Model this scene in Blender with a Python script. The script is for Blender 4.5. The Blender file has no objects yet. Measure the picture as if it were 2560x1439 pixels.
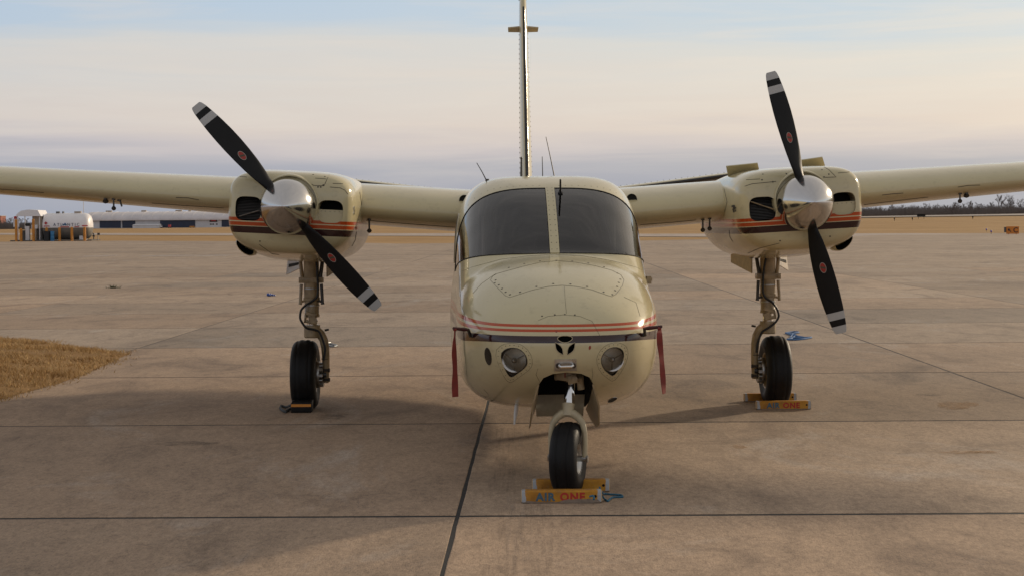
import bpy, bmesh, math, random
import numpy as np
from mathutils import Vector, Matrix, interpolate, noise
from mathutils.bvhtree import BVHTree

scene = bpy.context.scene
COL = scene.collection
R = math.radians

# ------------------------------------------------------------------ camera
CAM_H, FPX, PITCH, ROLL = 1.53, 4053.0, R(2.28), R(0.45)
cam_data = bpy.data.cameras.new("camera")
cam = bpy.data.objects.new("camera", cam_data)
COL.objects.link(cam)
cam_data.sensor_width = 36.0
cam_data.lens = FPX / 2560.0 * 36.0
cam_data.clip_start, cam_data.clip_end = 0.1, 20000.0
CAM_M = Matrix.Translation((0, 0, CAM_H)) @ Matrix.Rotation(R(90) - PITCH, 4, 'X') @ Matrix.Rotation(-ROLL, 4, 'Z')
cam.matrix_world = CAM_M
scene.camera = cam

def ray(px, py):
    d = Vector(((px - 1280.0) / FPX, -(py - 719.5) / FPX, -1.0))
    return CAM_M.translation.copy(), (CAM_M.to_3x3() @ d).normalized()

def gp(px, py, z=0.0):                      # pixel -> point on the level z
    o, d = ray(px, py)
    t = (z - o.z) / d.z
    return o + d * t

def wp(px, py, Y):                          # pixel -> point at distance Y
    o, d = ray(px, py)
    return o + d * ((Y - o.y) / d.y)

# ------------------------------------------------------------------ world, sun
SUN_AZ, SUN_EL = R(46), R(16)               # azimuth clockwise from +Y
SUN_DIR = Vector((math.sin(SUN_AZ) * math.cos(SUN_EL), math.cos(SUN_AZ) * math.cos(SUN_EL), math.sin(SUN_EL)))

world = bpy.data.worlds.new("World")
scene.world = world
world.use_nodes = True
wn, wl = world.node_tree.nodes, world.node_tree.links
wn.clear()

def N(tree, typ, **kw):
    n = tree.nodes.new(typ)
    for k, v in kw.items():
        setattr(n, k, v)
    return n

def math_node(tree, op, a, b=None, clamp=False):
    n = tree.nodes.new('ShaderNodeMath')
    n.operation = op
    n.use_clamp = clamp
    for i, v in enumerate((a, b)):
        if v is None:
            continue
        if isinstance(v, (int, float)):
            n.inputs[i].default_value = v
        else:
            tree.links.new(v, n.inputs[i])
    return n.outputs[0]

def ramp(tree, fac, stops, interp='LINEAR'):
    n = tree.nodes.new('ShaderNodeValToRGB')
    n.color_ramp.interpolation = interp
    els = n.color_ramp.elements
    while len(els) > 1:
        els.remove(els[-1])
    els[0].position = stops[0][0]
    els[0].color = (*stops[0][1], 1) if len(stops[0][1]) == 3 else stops[0][1]
    for p, c in stops[1:]:
        e = els.new(p)
        e.color = (*c, 1) if len(c) == 3 else c
    if fac is not None:
        tree.links.new(fac, n.inputs[0])
    return n.outputs[0]

def mixc(tree, fac, a, b, mode='MIX'):
    n = tree.nodes.new('ShaderNodeMix')
    n.data_type = 'RGBA'
    n.blend_type = mode
    for i, v in ((0, fac), (6, a), (7, b)):
        if isinstance(v, (int, float)):
            n.inputs[i].default_value = v
        elif isinstance(v, tuple):
            n.inputs[i].default_value = (*v, 1) if len(v) == 3 else v
        else:
            tree.links.new(v, n.inputs[i])
    return n.outputs[2]

def srgb(r, g, b):
    f = lambda c: (c / 255.0 / 12.92) if c / 255.0 <= 0.04045 else ((c / 255.0 + 0.055) / 1.055) ** 2.4
    return (f(r), f(g), f(b))

wt = world.node_tree
w_out = N(wt, 'ShaderNodeOutputWorld')
sky = N(wt, 'ShaderNodeTexSky')
sky.sky_type = 'NISHITA'
sky.sun_disc = False
sky.sun_elevation = SUN_EL
sky.sun_rotation = SUN_AZ
sky.altitude = 300
sky.air_density = 1.0
sky.dust_density = 2.0
sky.ozone_density = 1.5
bg_sky = N(wt, 'ShaderNodeBackground')
bg_sky.inputs[1].default_value = 0.10
wl.new(sky.outputs[0], bg_sky.inputs[0])

tc = N(wt, 'ShaderNodeTexCoord')
sep = N(wt, 'ShaderNodeSeparateXYZ')
wl.new(tc.outputs['Generated'], sep.inputs[0])
mp = N(wt, 'ShaderNodeMapping')
mp.inputs['Scale'].default_value = (2.2, 2.2, 34.0)
mp.inputs['Rotation'].default_value = (0.0, R(1.2), 0.0)
wl.new(tc.outputs['Generated'], mp.inputs[0])
nz = N(wt, 'ShaderNodeTexNoise')
nz.inputs['Scale'].default_value = 1.0
nz.inputs['Detail'].default_value = 5.0
nz.inputs['Roughness'].default_value = 0.55
wl.new(mp.outputs[0], nz.inputs['Vector'])
mp2 = N(wt, 'ShaderNodeMapping')
mp2.inputs['Scale'].default_value = (6.0, 6.0, 120.0)
wl.new(tc.outputs['Generated'], mp2.inputs[0])
nz2 = N(wt, 'ShaderNodeTexNoise')
nz2.inputs['Scale'].default_value = 1.0
nz2.inputs['Detail'].default_value = 6.0
wl.new(mp2.outputs[0], nz2.inputs['Vector'])
# elevation, wobbled by stretched cloud streaks
e1 = math_node(wt, 'MULTIPLY', math_node(wt, 'SUBTRACT', nz.outputs[0], 0.5), 0.07)
e2 = math_node(wt, 'MULTIPLY', math_node(wt, 'SUBTRACT', nz2.outputs[0], 0.5), 0.016)
low = math_node(wt, 'MULTIPLY', sep.outputs[2], 14.0, clamp=True)
el = math_node(wt, 'ADD', sep.outputs[2], math_node(wt, 'MULTIPLY', math_node(wt, 'ADD', e1, e2), low))
CL = [(-0.02, srgb(170, 170, 178)), (0.0, srgb(166, 171, 183)), (0.020, srgb(162, 167, 181)), (0.038, srgb(174, 176, 186)),
      (0.050, srgb(203, 196, 197)), (0.064, srgb(219, 208, 200)), (0.080, srgb(220, 213, 206)), (0.102, srgb(214, 214, 212)),
      (0.122, srgb(193, 208, 222)), (0.150, srgb(186, 206, 226)), (0.20, srgb(208, 206, 202)), (0.27, srgb(204, 198, 190)), (0.38, srgb(196, 189, 180))]
cl = ramp(wt, math_node(wt, 'DIVIDE', math_node(wt, 'ADD', el, 0.02), 0.40, clamp=True), [((p + 0.02) / 0.40, c) for p, c in CL])
# warm, brighter toward the hazy sun, cooler away from it
dot = N(wt, 'ShaderNodeVectorMath')
dot.operation = 'DOT_PRODUCT'
wl.new(tc.outputs['Generated'], dot.inputs[0])
dot.inputs[1].default_value = (math.sin(SUN_AZ), math.cos(SUN_AZ), 0.18)
tint = ramp(wt, math_node(wt, 'ADD', math_node(wt, 'MULTIPLY', dot.outputs['Value'], 0.5), 0.5, clamp=True),
            [(0.0, (0.90, 0.96, 1.08)), (0.45, (0.93, 0.96, 1.04)), (0.70, (0.94, 0.955, 0.99)), (0.84, (1.04, 1.02, 1.0)), (0.94, (1.10, 1.065, 1.0)), (1.0, (1.3, 1.2, 1.06))])
# thin bright cirrus streaks
mp3 = N(wt, 'ShaderNodeMapping')
mp3.inputs['Scale'].default_value = (5.0, 5.0, 62.0)
mp3.inputs['Rotation'].default_value = (R(4), R(-5), 0.0)
mp3.inputs['Location'].default_value = (3.7, 1.2, 0.4)
wl.new(tc.outputs['Generated'], mp3.inputs[0])
nz3 = N(wt, 'ShaderNodeTexNoise')
nz3.inputs['Scale'].default_value = 1.0
nz3.inputs['Detail'].default_value = 7.0
nz3.inputs['Roughness'].default_value = 0.6
nz3.inputs['Distortion'].default_value = 0.7
wl.new(mp3.outputs[0], nz3.inputs['Vector'])
streak = ramp(wt, nz3.outputs[0], [(0.46, (0, 0, 0)), (0.70, (0.50,) * 3)])
cl = mixc(wt, math_node(wt, 'MULTIPLY', streak, low), cl, srgb(228, 219, 209))
cl2 = mixc(wt, 1.0, cl, tint, 'MULTIPLY')
bg_cl = N(wt, 'ShaderNodeBackground')
bg_cl.inputs[1].default_value = 1.0
wl.new(cl2, bg_cl.inputs[0])
mx = N(wt, 'ShaderNodeMixShader')
mask = ramp(wt, sep.outputs[2], [(0.0, (0.96,) * 3), (0.12, (0.9,) * 3), (0.35, (0.8,) * 3), (1.0, (0.72,) * 3)])
cm = N(wt, 'ShaderNodeMapping')
cm.inputs['Scale'].default_value = (3.0, 3.0, 6.0)
wl.new(tc.outputs['Generated'], cm.inputs[0])
cn = N(wt, 'ShaderNodeTexNoise')
cn.inputs['Detail'].default_value = 6.0
cn.inputs['Scale'].default_value = 1.2
wl.new(cm.outputs[0], cn.inputs['Vector'])
mask2 = math_node(wt, 'ADD', mask, math_node(wt, 'MULTIPLY', math_node(wt, 'SUBTRACT', cn.outputs[0], 0.5),
                  math_node(wt, 'SUBTRACT', 1.0, math_node(wt, 'MULTIPLY', mask, 1.0))), clamp=True)
wl.new(mask2, mx.inputs[0])
wl.new(bg_sky.outputs[0], mx.inputs[1])
wl.new(bg_cl.outputs[0], mx.inputs[2])
wl.new(mx.outputs[0], w_out.inputs[0])

sun_data = bpy.data.lights.new("sun", 'SUN')
sun_data.energy = 2.6
sun_data.angle = R(2.6)
sun_data.color = (1.0, 0.82, 0.60)
sun = bpy.data.objects.new("sun", sun_data)
COL.objects.link(sun)
sun.rotation_euler = (-SUN_DIR).to_track_quat('-Z', 'Y').to_euler()
sun.location = (30, 30, 30)

scene.view_settings.view_transform = 'Standard'
scene.view_settings.look = 'None'
scene.view_settings.exposure = 0.0
scene.view_settings.gamma = 1.0
scene.view_settings.use_curve_mapping = False
scene.cycles.max_bounces = 8
scene.cycles.transparent_max_bounces = 12

# ------------------------------------------------------------------ helpers
rnd = random.Random(7)

def tag(o, label=None, cat=None, group=None, kind=None):
    if label: o['label'] = label
    if cat: o['category'] = cat
    if group: o['group'] = group
    if kind: o['kind'] = kind
    return o

def empty(name, loc=(0, 0, 0), rz=0.0, parent=None):
    o = bpy.data.objects.new(name, None)
    COL.objects.link(o)
    o.empty_display_size = 0.2
    o.location = loc
    o.rotation_euler = (0, 0, rz)
    o.parent = parent
    return o

def obj(name, me, mat=None, parent=None, mtx=None):
    o = bpy.data.objects.new(name, me)
    COL.objects.link(o)
    if mat is not None and not me.materials:
        for m in (mat if isinstance(mat, (list, tuple)) else [mat]):
            me.materials.append(m)
    o.parent = parent
    if mtx is not None:
        o.matrix_local = mtx
    return o

def copy_tree(o, parent=None):
    c = o.copy()
    COL.objects.link(c)
    c.parent = parent
    for ch in list(o.children):
        copy_tree(ch, c)
    return c

class MB:
    """collects faces into one mesh"""
    def __init__(s):
        s.v, s.f, s.mi = [], [], []
    def add(s, verts, faces, mi=0):
        b = len(s.v)
        s.v += [tuple(p) for p in verts]
        s.f += [tuple(i + b for i in f) for f in faces]
        s.mi += [mi] * len(faces)
        return s
    def box(s, c, size, rot=None, mi=0, taper=1.0):
        hx, hy, hz = size[0] / 2, size[1] / 2, size[2] / 2
        vs = []
        for z, k in ((-hz, 1.0), (hz, taper)):
            for x, y in ((-hx, -hy), (hx, -hy), (hx, hy), (-hx, hy)):
                p = Vector((x * k, y * k, z))
                if rot is not None: p = rot @ p
                vs.append(p + Vector(c))
        return s.add(vs, [(3, 2, 1, 0), (4, 5, 6, 7), (0, 1, 5, 4), (1, 2, 6, 5), (2, 3, 7, 6), (3, 0, 4, 7)], mi)
    def tube(s, pts, r, seg=10, cap=True, mi=0, closed=False):
        pts = [Vector(p) for p in pts]
        n = len(pts)
        rs = r if isinstance(r, (list, tuple)) else [r] * n
        ref = None
        vs = []
        for i, p in enumerate(pts):
            if closed:
                t = pts[(i + 1) % n] - pts[i - 1]
            else:
                t = pts[min(i + 1, n - 1)] - pts[max(i - 1, 0)]
            t.normalize()
            if ref is None:
                ref = t.orthogonal().normalized()
            ref = (ref - t * ref.dot(t))
            if ref.length < 1e-6: ref = t.orthogonal()
            ref.normalize()
            b = t.cross(ref)
            for k in range(seg):
                a = 2 * math.pi * k / seg
                vs.append(p + (ref * math.cos(a) + b * math.sin(a)) * rs[i])
        fs = []
        m = n if closed else n - 1
        for i in range(m):
            j = (i + 1) % n
            for k in range(seg):
                k2 = (k + 1) % seg
                fs.append((i * seg + k, i * seg + k2, j * seg + k2, j * seg + k))
        if cap and not closed:
            fs.append(tuple(range(seg))[::-1])
            fs.append(tuple((n - 1) * seg + k for k in range(seg)))
        return s.add(vs, fs, mi)
    def lathe(s, prof, axis='Y', c=(0, 0, 0), seg=32, mi=0, rot=None, caps=False):
        """prof: (radius, along-axis) pairs"""
        vs, fs = [], []
        for r_, h in prof:
            for k in range(seg):
                a = 2 * math.pi * k / seg
                x, y = r_ * math.cos(a), r_ * math.sin(a)
                p = {'Y': Vector((x, h, y)), 'X': Vector((h, x, y)), 'Z': Vector((x, y, h))}[axis]
                if rot is not None: p = rot @ p
                vs.append(p + Vector(c))
        for i in range(len(prof) - 1):
            for k in range(seg):
                k2 = (k + 1) % seg
                fs.append((i * seg + k, i * seg + k2, (i + 1) * seg + k2, (i + 1) * seg + k))
        if caps:
            fs.append(tuple(range(seg)))
            fs.append(tuple((len(prof) - 1) * seg + k for k in range(seg))[::-1])
        return s.add(vs, fs, mi)
    def prism(s, poly, d0, d1, mi=0):
        """closed 3d outline extruded from +d0 to +d1 (vectors)"""
        n = len(poly)
        d0, d1 = Vector(d0), Vector(d1)
        vs = [Vector(p) + d0 for p in poly] + [Vector(p) + d1 for p in poly]
        fs = [tuple(range(n))[::-1], tuple(range(n, 2 * n))]
        fs += [(i, (i + 1) % n, n + (i + 1) % n, n + i) for i in range(n)]
        return s.add(vs, fs, mi)
    def mesh(s, name='mesh', smooth=35, weld=True):
        me = bpy.data.meshes.new(name)
        me.from_pydata(s.v, [], s.f)
        bm = bmesh.new()
        bm.from_mesh(me)
        for f, m in zip(bm.faces, s.mi):
            f.material_index = m
        if weld:
            bmesh.ops.remove_doubles(bm, verts=bm.verts, dist=1e-5)
        bmesh.ops.recalc_face_normals(bm, faces=bm.faces)
        bm.to_mesh(me)
        bm.free()
        if smooth:
            me.shade_smooth()
            me.set_sharp_from_angle(angle=R(smooth))
        me.update()
        return me
    def build(s, name, mat, parent=None, smooth=35, mtx=None, weld=True):
        return obj(name, s.mesh(name, smooth, weld), mat, parent, mtx)

def bevel_mesh(me, w=0.004, seg=2, angle=30):
    bm = bmesh.new()
    bm.from_mesh(me)
    ed = [e for e in bm.edges if len(e.link_faces) == 2 and e.calc_face_angle(0) > R(angle)]
    bmesh.ops.bevel(bm, geom=ed, offset=w, segments=seg, profile=0.5, affect='EDGES', clamp_overlap=True)
    bm.to_mesh(me)
    bm.free()
    me.shade_smooth()
    me.set_sharp_from_angle(angle=R(35))
    return me

def pchip(xs, ys, xq):
    xs, ys, xq = map(lambda a: np.asarray(a, float), (xs, ys, xq))
    h = np.diff(xs)
    d = np.diff(ys) / h
    m = np.zeros_like(ys)
    m[0], m[-1] = d[0], d[-1]
    for i in range(1, len(xs) - 1):
        if d[i - 1] * d[i] > 0:
            w1, w2 = 2 * h[i] + h[i - 1], h[i] + 2 * h[i - 1]
            m[i] = (w1 + w2) / (w1 / d[i - 1] + w2 / d[i])
    i = np.clip(np.searchsorted(xs, xq) - 1, 0, len(h) - 1)
    t = (xq - xs[i]) / h[i]
    return ((2 * t**3 - 3 * t**2 + 1) * ys[i] + (t**3 - 2 * t**2 + t) * h[i] * m[i]
            + (-2 * t**3 + 3 * t**2) * ys[i + 1] + (t**3 - t**2) * h[i] * m[i + 1])

def resample_closed(p, n):
    p = np.vstack([p, p[:1]])
    L = np.concatenate([[0], np.cumsum(np.linalg.norm(np.diff(p, axis=0), axis=1))])
    q = np.linspace(0, L[-1], n, endpoint=False)
    return np.stack([np.interp(q, L, p[:, k]) for k in range(p.shape[1])], 1)

def super_section(w, zt, zb, zc, nu, nl, tap, n):
    a = np.linspace(-math.pi / 2, 1.5 * math.pi, 720, endpoint=False)
    ca, sa = np.cos(a), np.sin(a)
    up = sa >= 0
    ex = np.where(up, nu, nl)
    x = w * np.sign(ca) * np.abs(ca) ** (2 / ex)
    z = np.where(up, zc + (zt - zc) * np.abs(sa) ** (2 / ex), zc - (zc - zb) * np.abs(sa) ** (2 / ex))
    hgt = np.clip((z - zc) / 0.40, 0, 1)
    x = x * (1 - tap * hgt * hgt * (3 - 2 * hgt))
    return resample_closed(np.stack([x, z], 1), n)

def loft_mesh(name, rings, cap0=True, cap1=True):
    """rings: list of Nx3 arrays -> closed quad mesh"""
    n = len(rings[0])
    vs = np.vstack(rings)
    fs = []
    for i in range(len(rings) - 1):
        for k in range(n):
            k2 = (k + 1) % n
            fs.append((i * n + k, i * n + k2, (i + 1) * n + k2, (i + 1) * n + k))
    vs = [tuple(p) for p in vs]
    for flag, i in ((cap0, 0), (cap1, len(rings) - 1)):
        if flag:
            c = tuple(np.mean(rings[i], axis=0))
            vs.append(c)
            ci = len(vs) - 1
            fs += [(i * n + k, i * n + (k + 1) % n, ci) for k in range(n)]
    me = bpy.data.meshes.new(name)
    me.from_pydata(vs, [], fs)
    bm = bmesh.new()
    bm.from_mesh(me)
    bmesh.ops.remove_doubles(bm, verts=bm.verts, dist=1e-6)
    bmesh.ops.recalc_face_normals(bm, faces=bm.faces)
    bm.to_mesh(me)
    bm.free()
    me.shade_smooth()
    return me

class Skin:
    """clean source surface: nearest smooth normals and ray hits"""
    def __init__(s, me, angle=None):
        me.calc_loop_triangles()
        s.v = [v.co.copy() for v in me.vertices]
        s.n = [v.normal.copy() for v in me.vertices]
        s.t = [tuple(t.vertices) for t in me.loop_triangles]
        s.bvh = BVHTree.FromPolygons(s.v, s.t, all_triangles=True)
    def _nrm(s, co, idx):
        t = s.t[idx]
        w = interpolate.poly_3d_calc([s.v[i] for i in t], co)
        n = s.n[t[0]] * w[0] + s.n[t[1]] * w[1] + s.n[t[2]] * w[2]
        return n.normalized()
    def near(s, co):
        p, n, i, d = s.bvh.find_nearest(co)
        return p, s._nrm(p, i), d
    def hit(s, o, d):
        p, n, i, dist = s.bvh.ray_cast(Vector(o), Vector(d))
        if p is None:
            return None
        return p, s._nrm(p, i)
    def apply(s, me, tol=0.002):
        """custom normals on a cut copy so that reflections stay smooth"""
        out = []
        for pl in me.polygons:
            fn = pl.normal
            q, qn, dd = s.near(pl.center)
            ok = dd < 0.012 and qn.dot(fn) > 0.75
            for li in pl.loop_indices:
                co = me.vertices[me.loops[li].vertex_index].co
                if ok:
                    p, n, d = s.near(co)
                    out.append(n if (d < tol * 3 and n.dot(fn) > 0.5) else fn)
                else:
                    out.append(fn)
        me.shade_smooth()
        me.normals_split_custom_set([tuple(n) for n in out])

def boolean(me, cutters):
    a = bpy.data.objects.new('tmp_a', me)
    COL.objects.link(a)
    tmp = [a]
    for c in cutters:
        b = bpy.data.objects.new('tmp_b', c)
        COL.objects.link(b)
        tmp.append(b)
        m = a.modifiers.new('b', 'BOOLEAN')
        m.operation = 'DIFFERENCE'
        m.solver = 'EXACT'
        m.object = b
    dg = bpy.context.evaluated_depsgraph_get()
    out = bpy.data.meshes.new_from_object(a.evaluated_get(dg), depsgraph=dg)
    for o in tmp:
        bpy.data.objects.remove(o, do_unlink=True)
    return out

def text_mesh(txt, size, extrude=0.001, bold=0.0, spacing=1.0):
    cu = bpy.data.curves.new('txt', 'FONT')
    cu.body = txt
    cu.size = size
    cu.extrude = extrude
    cu.offset = bold
    cu.space_character = spacing
    cu.align_x = 'CENTER'
    cu.align_y = 'CENTER'
    cu.resolution_u = 3
    o = bpy.data.objects.new('txt', cu)
    COL.objects.link(o)
    dg = bpy.context.evaluated_depsgraph_get()
    me = bpy.data.meshes.new_from_object(o.evaluated_get(dg), depsgraph=dg)
    bpy.data.objects.remove(o, do_unlink=True)
    me.materials.clear()
    return me

# ------------------------------------------------------------------ materials
def new_mat(name):
    m = bpy.data.materials.new(name)
    m.use_nodes = True
    t = m.node_tree
    return m, t, t.nodes['Principled BSDF'], t.links

def noise_tex(t, scale, detail=4.0, rough=0.55, coord='Object', stretch=None, dist=0.0):
    if coord == 'Position':
        g = N(t, 'ShaderNodeNewGeometry')
        src = g.outputs['Position']
    else:
        g = N(t, 'ShaderNodeTexCoord')
        src = g.outputs[coord]
    if stretch:
        m = N(t, 'ShaderNodeMapping')
        m.inputs['Scale'].default_value = stretch
        t.links.new(src, m.inputs[0])
        src = m.outputs[0]
    n = N(t, 'ShaderNodeTexNoise')
    n.inputs['Scale'].default_value = scale
    n.inputs['Detail'].default_value = detail
    n.inputs['Roughness'].default_value = rough
    n.inputs['Distortion'].default_value = dist
    t.links.new(src, n.inputs['Vector'])
    return n.outputs[0]

def bump(t, bsdf, h, strength=0.2, dist=0.01):
    b = N(t, 'ShaderNodeBump')
    b.inputs['Strength'].default_value = strength
    b.inputs['Distance'].default_value = dist
    t.links.new(h, b.inputs['Height'])
    t.links.new(b.outputs[0], bsdf.inputs['Normal'])

def simple(name, col, rough=0.5, metal=0.0, var=0.12, scale=8.0, coat=0.0, bmp=0.0, spec=0.5, rvar=0.1, coord='Object'):
    m, t, b, l = new_mat(name)
    n = noise_tex(t, scale, 5.0, 0.6, coord)
    lo = tuple(c * (1 - var) for c in col)
    hi = tuple(min(1, c * (1 + var)) for c in col)
    l.new(ramp(t, n, [(0.3, lo), (0.7, hi)]), b.inputs['Base Color'])
    b.inputs['Metallic'].default_value = metal
    l.new(ramp(t, n, [(0.3, (max(0.02, rough - rvar),) * 3), (0.7, (min(1, rough + rvar),) * 3)]), b.inputs['Roughness'])
    b.inputs['Coat Weight'].default_value = coat
    b.inputs['Coat Roughness'].default_value = 0.06
    b.inputs['Specular IOR Level'].default_value = spec
    if bmp:
        bump(t, b, noise_tex(t, scale * 6, 4.0, 0.6, coord), bmp, 0.004)
    return m

CREAM = (0.58, 0.505, 0.305)
RED = (0.46, 0.065, 0.012)
MAROON = (0.034, 0.011, 0.011)

def paint(name, bands=(), base=CREAM, shear=None, rough=0.28):
    """aircraft paint; bands = (z0, z1, colour) in object space; shear: (z, v0, v1, dz) lowers one edge with v"""
    m, t, b, l = new_mat(name)
    g = N(t, 'ShaderNodeTexCoord')
    s = N(t, 'ShaderNodeSeparateXYZ')
    l.new(g.outputs['Object'], s.inputs[0])
    n1 = noise_tex(t, 2.3, 5.0, 0.6)
    n2 = noise_tex(t, 14.0, 6.0, 0.7, stretch=(1.0, 0.35, 1.6))
    col = ramp(t, n1, [(0.25, tuple(c * 0.93 for c in base)), (0.75, tuple(min(1, c * 1.05) for c in base))])
    dirt = ramp(t, n2, [(0.56, (0, 0, 0)), (0.85, (0.38, 0.38, 0.38))])
    zz = s.outputs[2]
    if shear:                                # the stripes fan out a little toward the tail
        mr = N(t, 'ShaderNodeMapRange')
        mr.interpolation_type = 'SMOOTHSTEP'
        mr.inputs['From Min'].default_value, mr.inputs['From Max'].default_value = shear[0], shear[1]
        mr.inputs['To Min'].default_value, mr.inputs['To Max'].default_value = 1.0, shear[3]
        l.new(s.outputs[1], mr.inputs[0])
        zz = math_node(t, 'ADD', math_node(t, 'DIVIDE', math_node(t, 'SUBTRACT', zz, shear[2]), mr.outputs[0]), shear[2])
    for z0, z1, c in bands:
        a = math_node(t, 'GREATER_THAN', zz, z0)
        q = math_node(t, 'LESS_THAN', zz, z1)
        col = mixc(t, math_node(t, 'MULTIPLY', a, q), col, c)
    col = mixc(t, dirt, col, (0.16, 0.13, 0.09))
    l.new(col, b.inputs['Base Color'])
    l.new(ramp(t, n2, [(0.3, (0.07,) * 3), (0.75, (0.17,) * 3)]), b.inputs['Roughness'])
    b.inputs['Specular IOR Level'].default_value = 0.55
    bump(t, b, noise_tex(t, 4.2, 3.0, 0.5), 0.10, 0.02)
    return m

M = {}
M['fus'] = paint('cream_fuselage_paint', [(0.9535, 0.9680, RED), (0.9275, 0.9420, RED), (0.867, 0.906, MAROON)], shear=(-0.30, 0.45, 0.93, 1.5))
M['nac'] = paint('cream_nacelle_paint', [(-0.116, -0.091, RED), (-0.151, -0.124, RED), (-0.205, -0.156, MAROON)])
M['cream'] = paint('cream_paint')
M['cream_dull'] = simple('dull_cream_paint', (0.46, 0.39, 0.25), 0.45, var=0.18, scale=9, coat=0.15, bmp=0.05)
M['gear'] = simple('cream_gear_enamel', (0.34, 0.255, 0.145), 0.45, var=0.32, scale=14, coat=0.2, bmp=0.08)
M['black'] = simple('matt_black', (0.012, 0.012, 0.013), 0.55, var=0.3)
M['pit'] = simple('deep_black', (0.006, 0.006, 0.006), 0.9, var=0.3)  # near-black for far signs and the painted-in shade of openings
M['seam'] = simple('dark_panel_gap', (0.09, 0.075, 0.05), 0.8)
M['gap'] = simple('deep_gap', (0.02, 0.017, 0.013), 0.85)
M['rubber'] = simple('tyre_rubber', (0.011, 0.0105, 0.0105), 0.55, var=0.4, scale=12, bmp=0.15, spec=0.22)
M['chrome'] = simple('chrome', (0.78, 0.78, 0.78), 0.10, 1.0, var=0.04, rvar=0.04)
M['steel'] = simple('worn_steel', (0.42, 0.41, 0.39), 0.38, 1.0, var=0.2, scale=20)
M['dark_steel'] = simple('dark_steel', (0.09, 0.085, 0.08), 0.45, 0.8, var=0.25, scale=20)
M['hose'] = simple('rubber_hose', (0.012, 0.012, 0.012), 0.5)
M['sleeve'] = simple('dark_red_cover', (0.06, 0.012, 0.012), 0.7, var=0.3, scale=30)
M['red_cloth'] = simple('red_streamer_cloth', (0.20, 0.028, 0.02), 0.8, var=0.2, scale=30)
M['white'] = simple('white_paint', (0.72, 0.71, 0.69), 0.4, var=0.06)
M['alu'] = simple('bare_aluminium_plate', (0.56, 0.55, 0.52), 0.34, 0.9, var=0.12, scale=25)
M['boot_shade'] = simple('boot_rubber_and_shade', (0.028, 0.026, 0.026), 0.35, var=0.2)  # fin de-icing rubber; on the stabilizers it colours in a shaded underside
M['screw'] = simple('dark_screw_head', (0.05, 0.045, 0.04), 0.5, 0.5)

def glass_mat(name, tintc, rough=0.02, refl=1.0):
    m = bpy.data.materials.new(name)
    m.use_nodes = True
    t = m.node_tree
    t.nodes.clear()
    o = N(t, 'ShaderNodeOutputMaterial')
    tr = N(t, 'ShaderNodeBsdfTransparent')
    tr.inputs[0].default_value = (*tintc, 1)
    gl = N(t, 'ShaderNodeBsdfGlossy')
    gl.inputs['Roughness'].default_value = rough
    gl.inputs['Color'].default_value = (refl, refl, refl, 1)
    fr = N(t, 'ShaderNodeFresnel')
    fr.inputs[0].default_value = 1.66
    mxs = N(t, 'ShaderNodeMixShader')
    t.links.new(fr.outputs[0], mxs.inputs[0])
    t.links.new(tr.outputs[0], mxs.inputs[1])
    t.links.new(gl.outputs[0], mxs.inputs[2])
    t.links.new(mxs.outputs[0], o.inputs[0])
    return m
M['windshield'] = glass_mat('tinted_windshield', (0.44, 0.44, 0.47))
M['lens'] = glass_mat('clear_lens', (0.86, 0.86, 0.82))
M['greenlens'] = glass_mat('smoky_green_lens', (0.25, 0.29, 0.20))

# ------------------------------------------------------------------ ground
JOINT_ANG = 0.0148
JA, JB, SLAB_W, SLAB_D = -0.42, 8.45, 4.60, 3.95
AP = Matrix.Rotation(-JOINT_ANG, 4, 'Z')      # apron frame -> world

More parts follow.
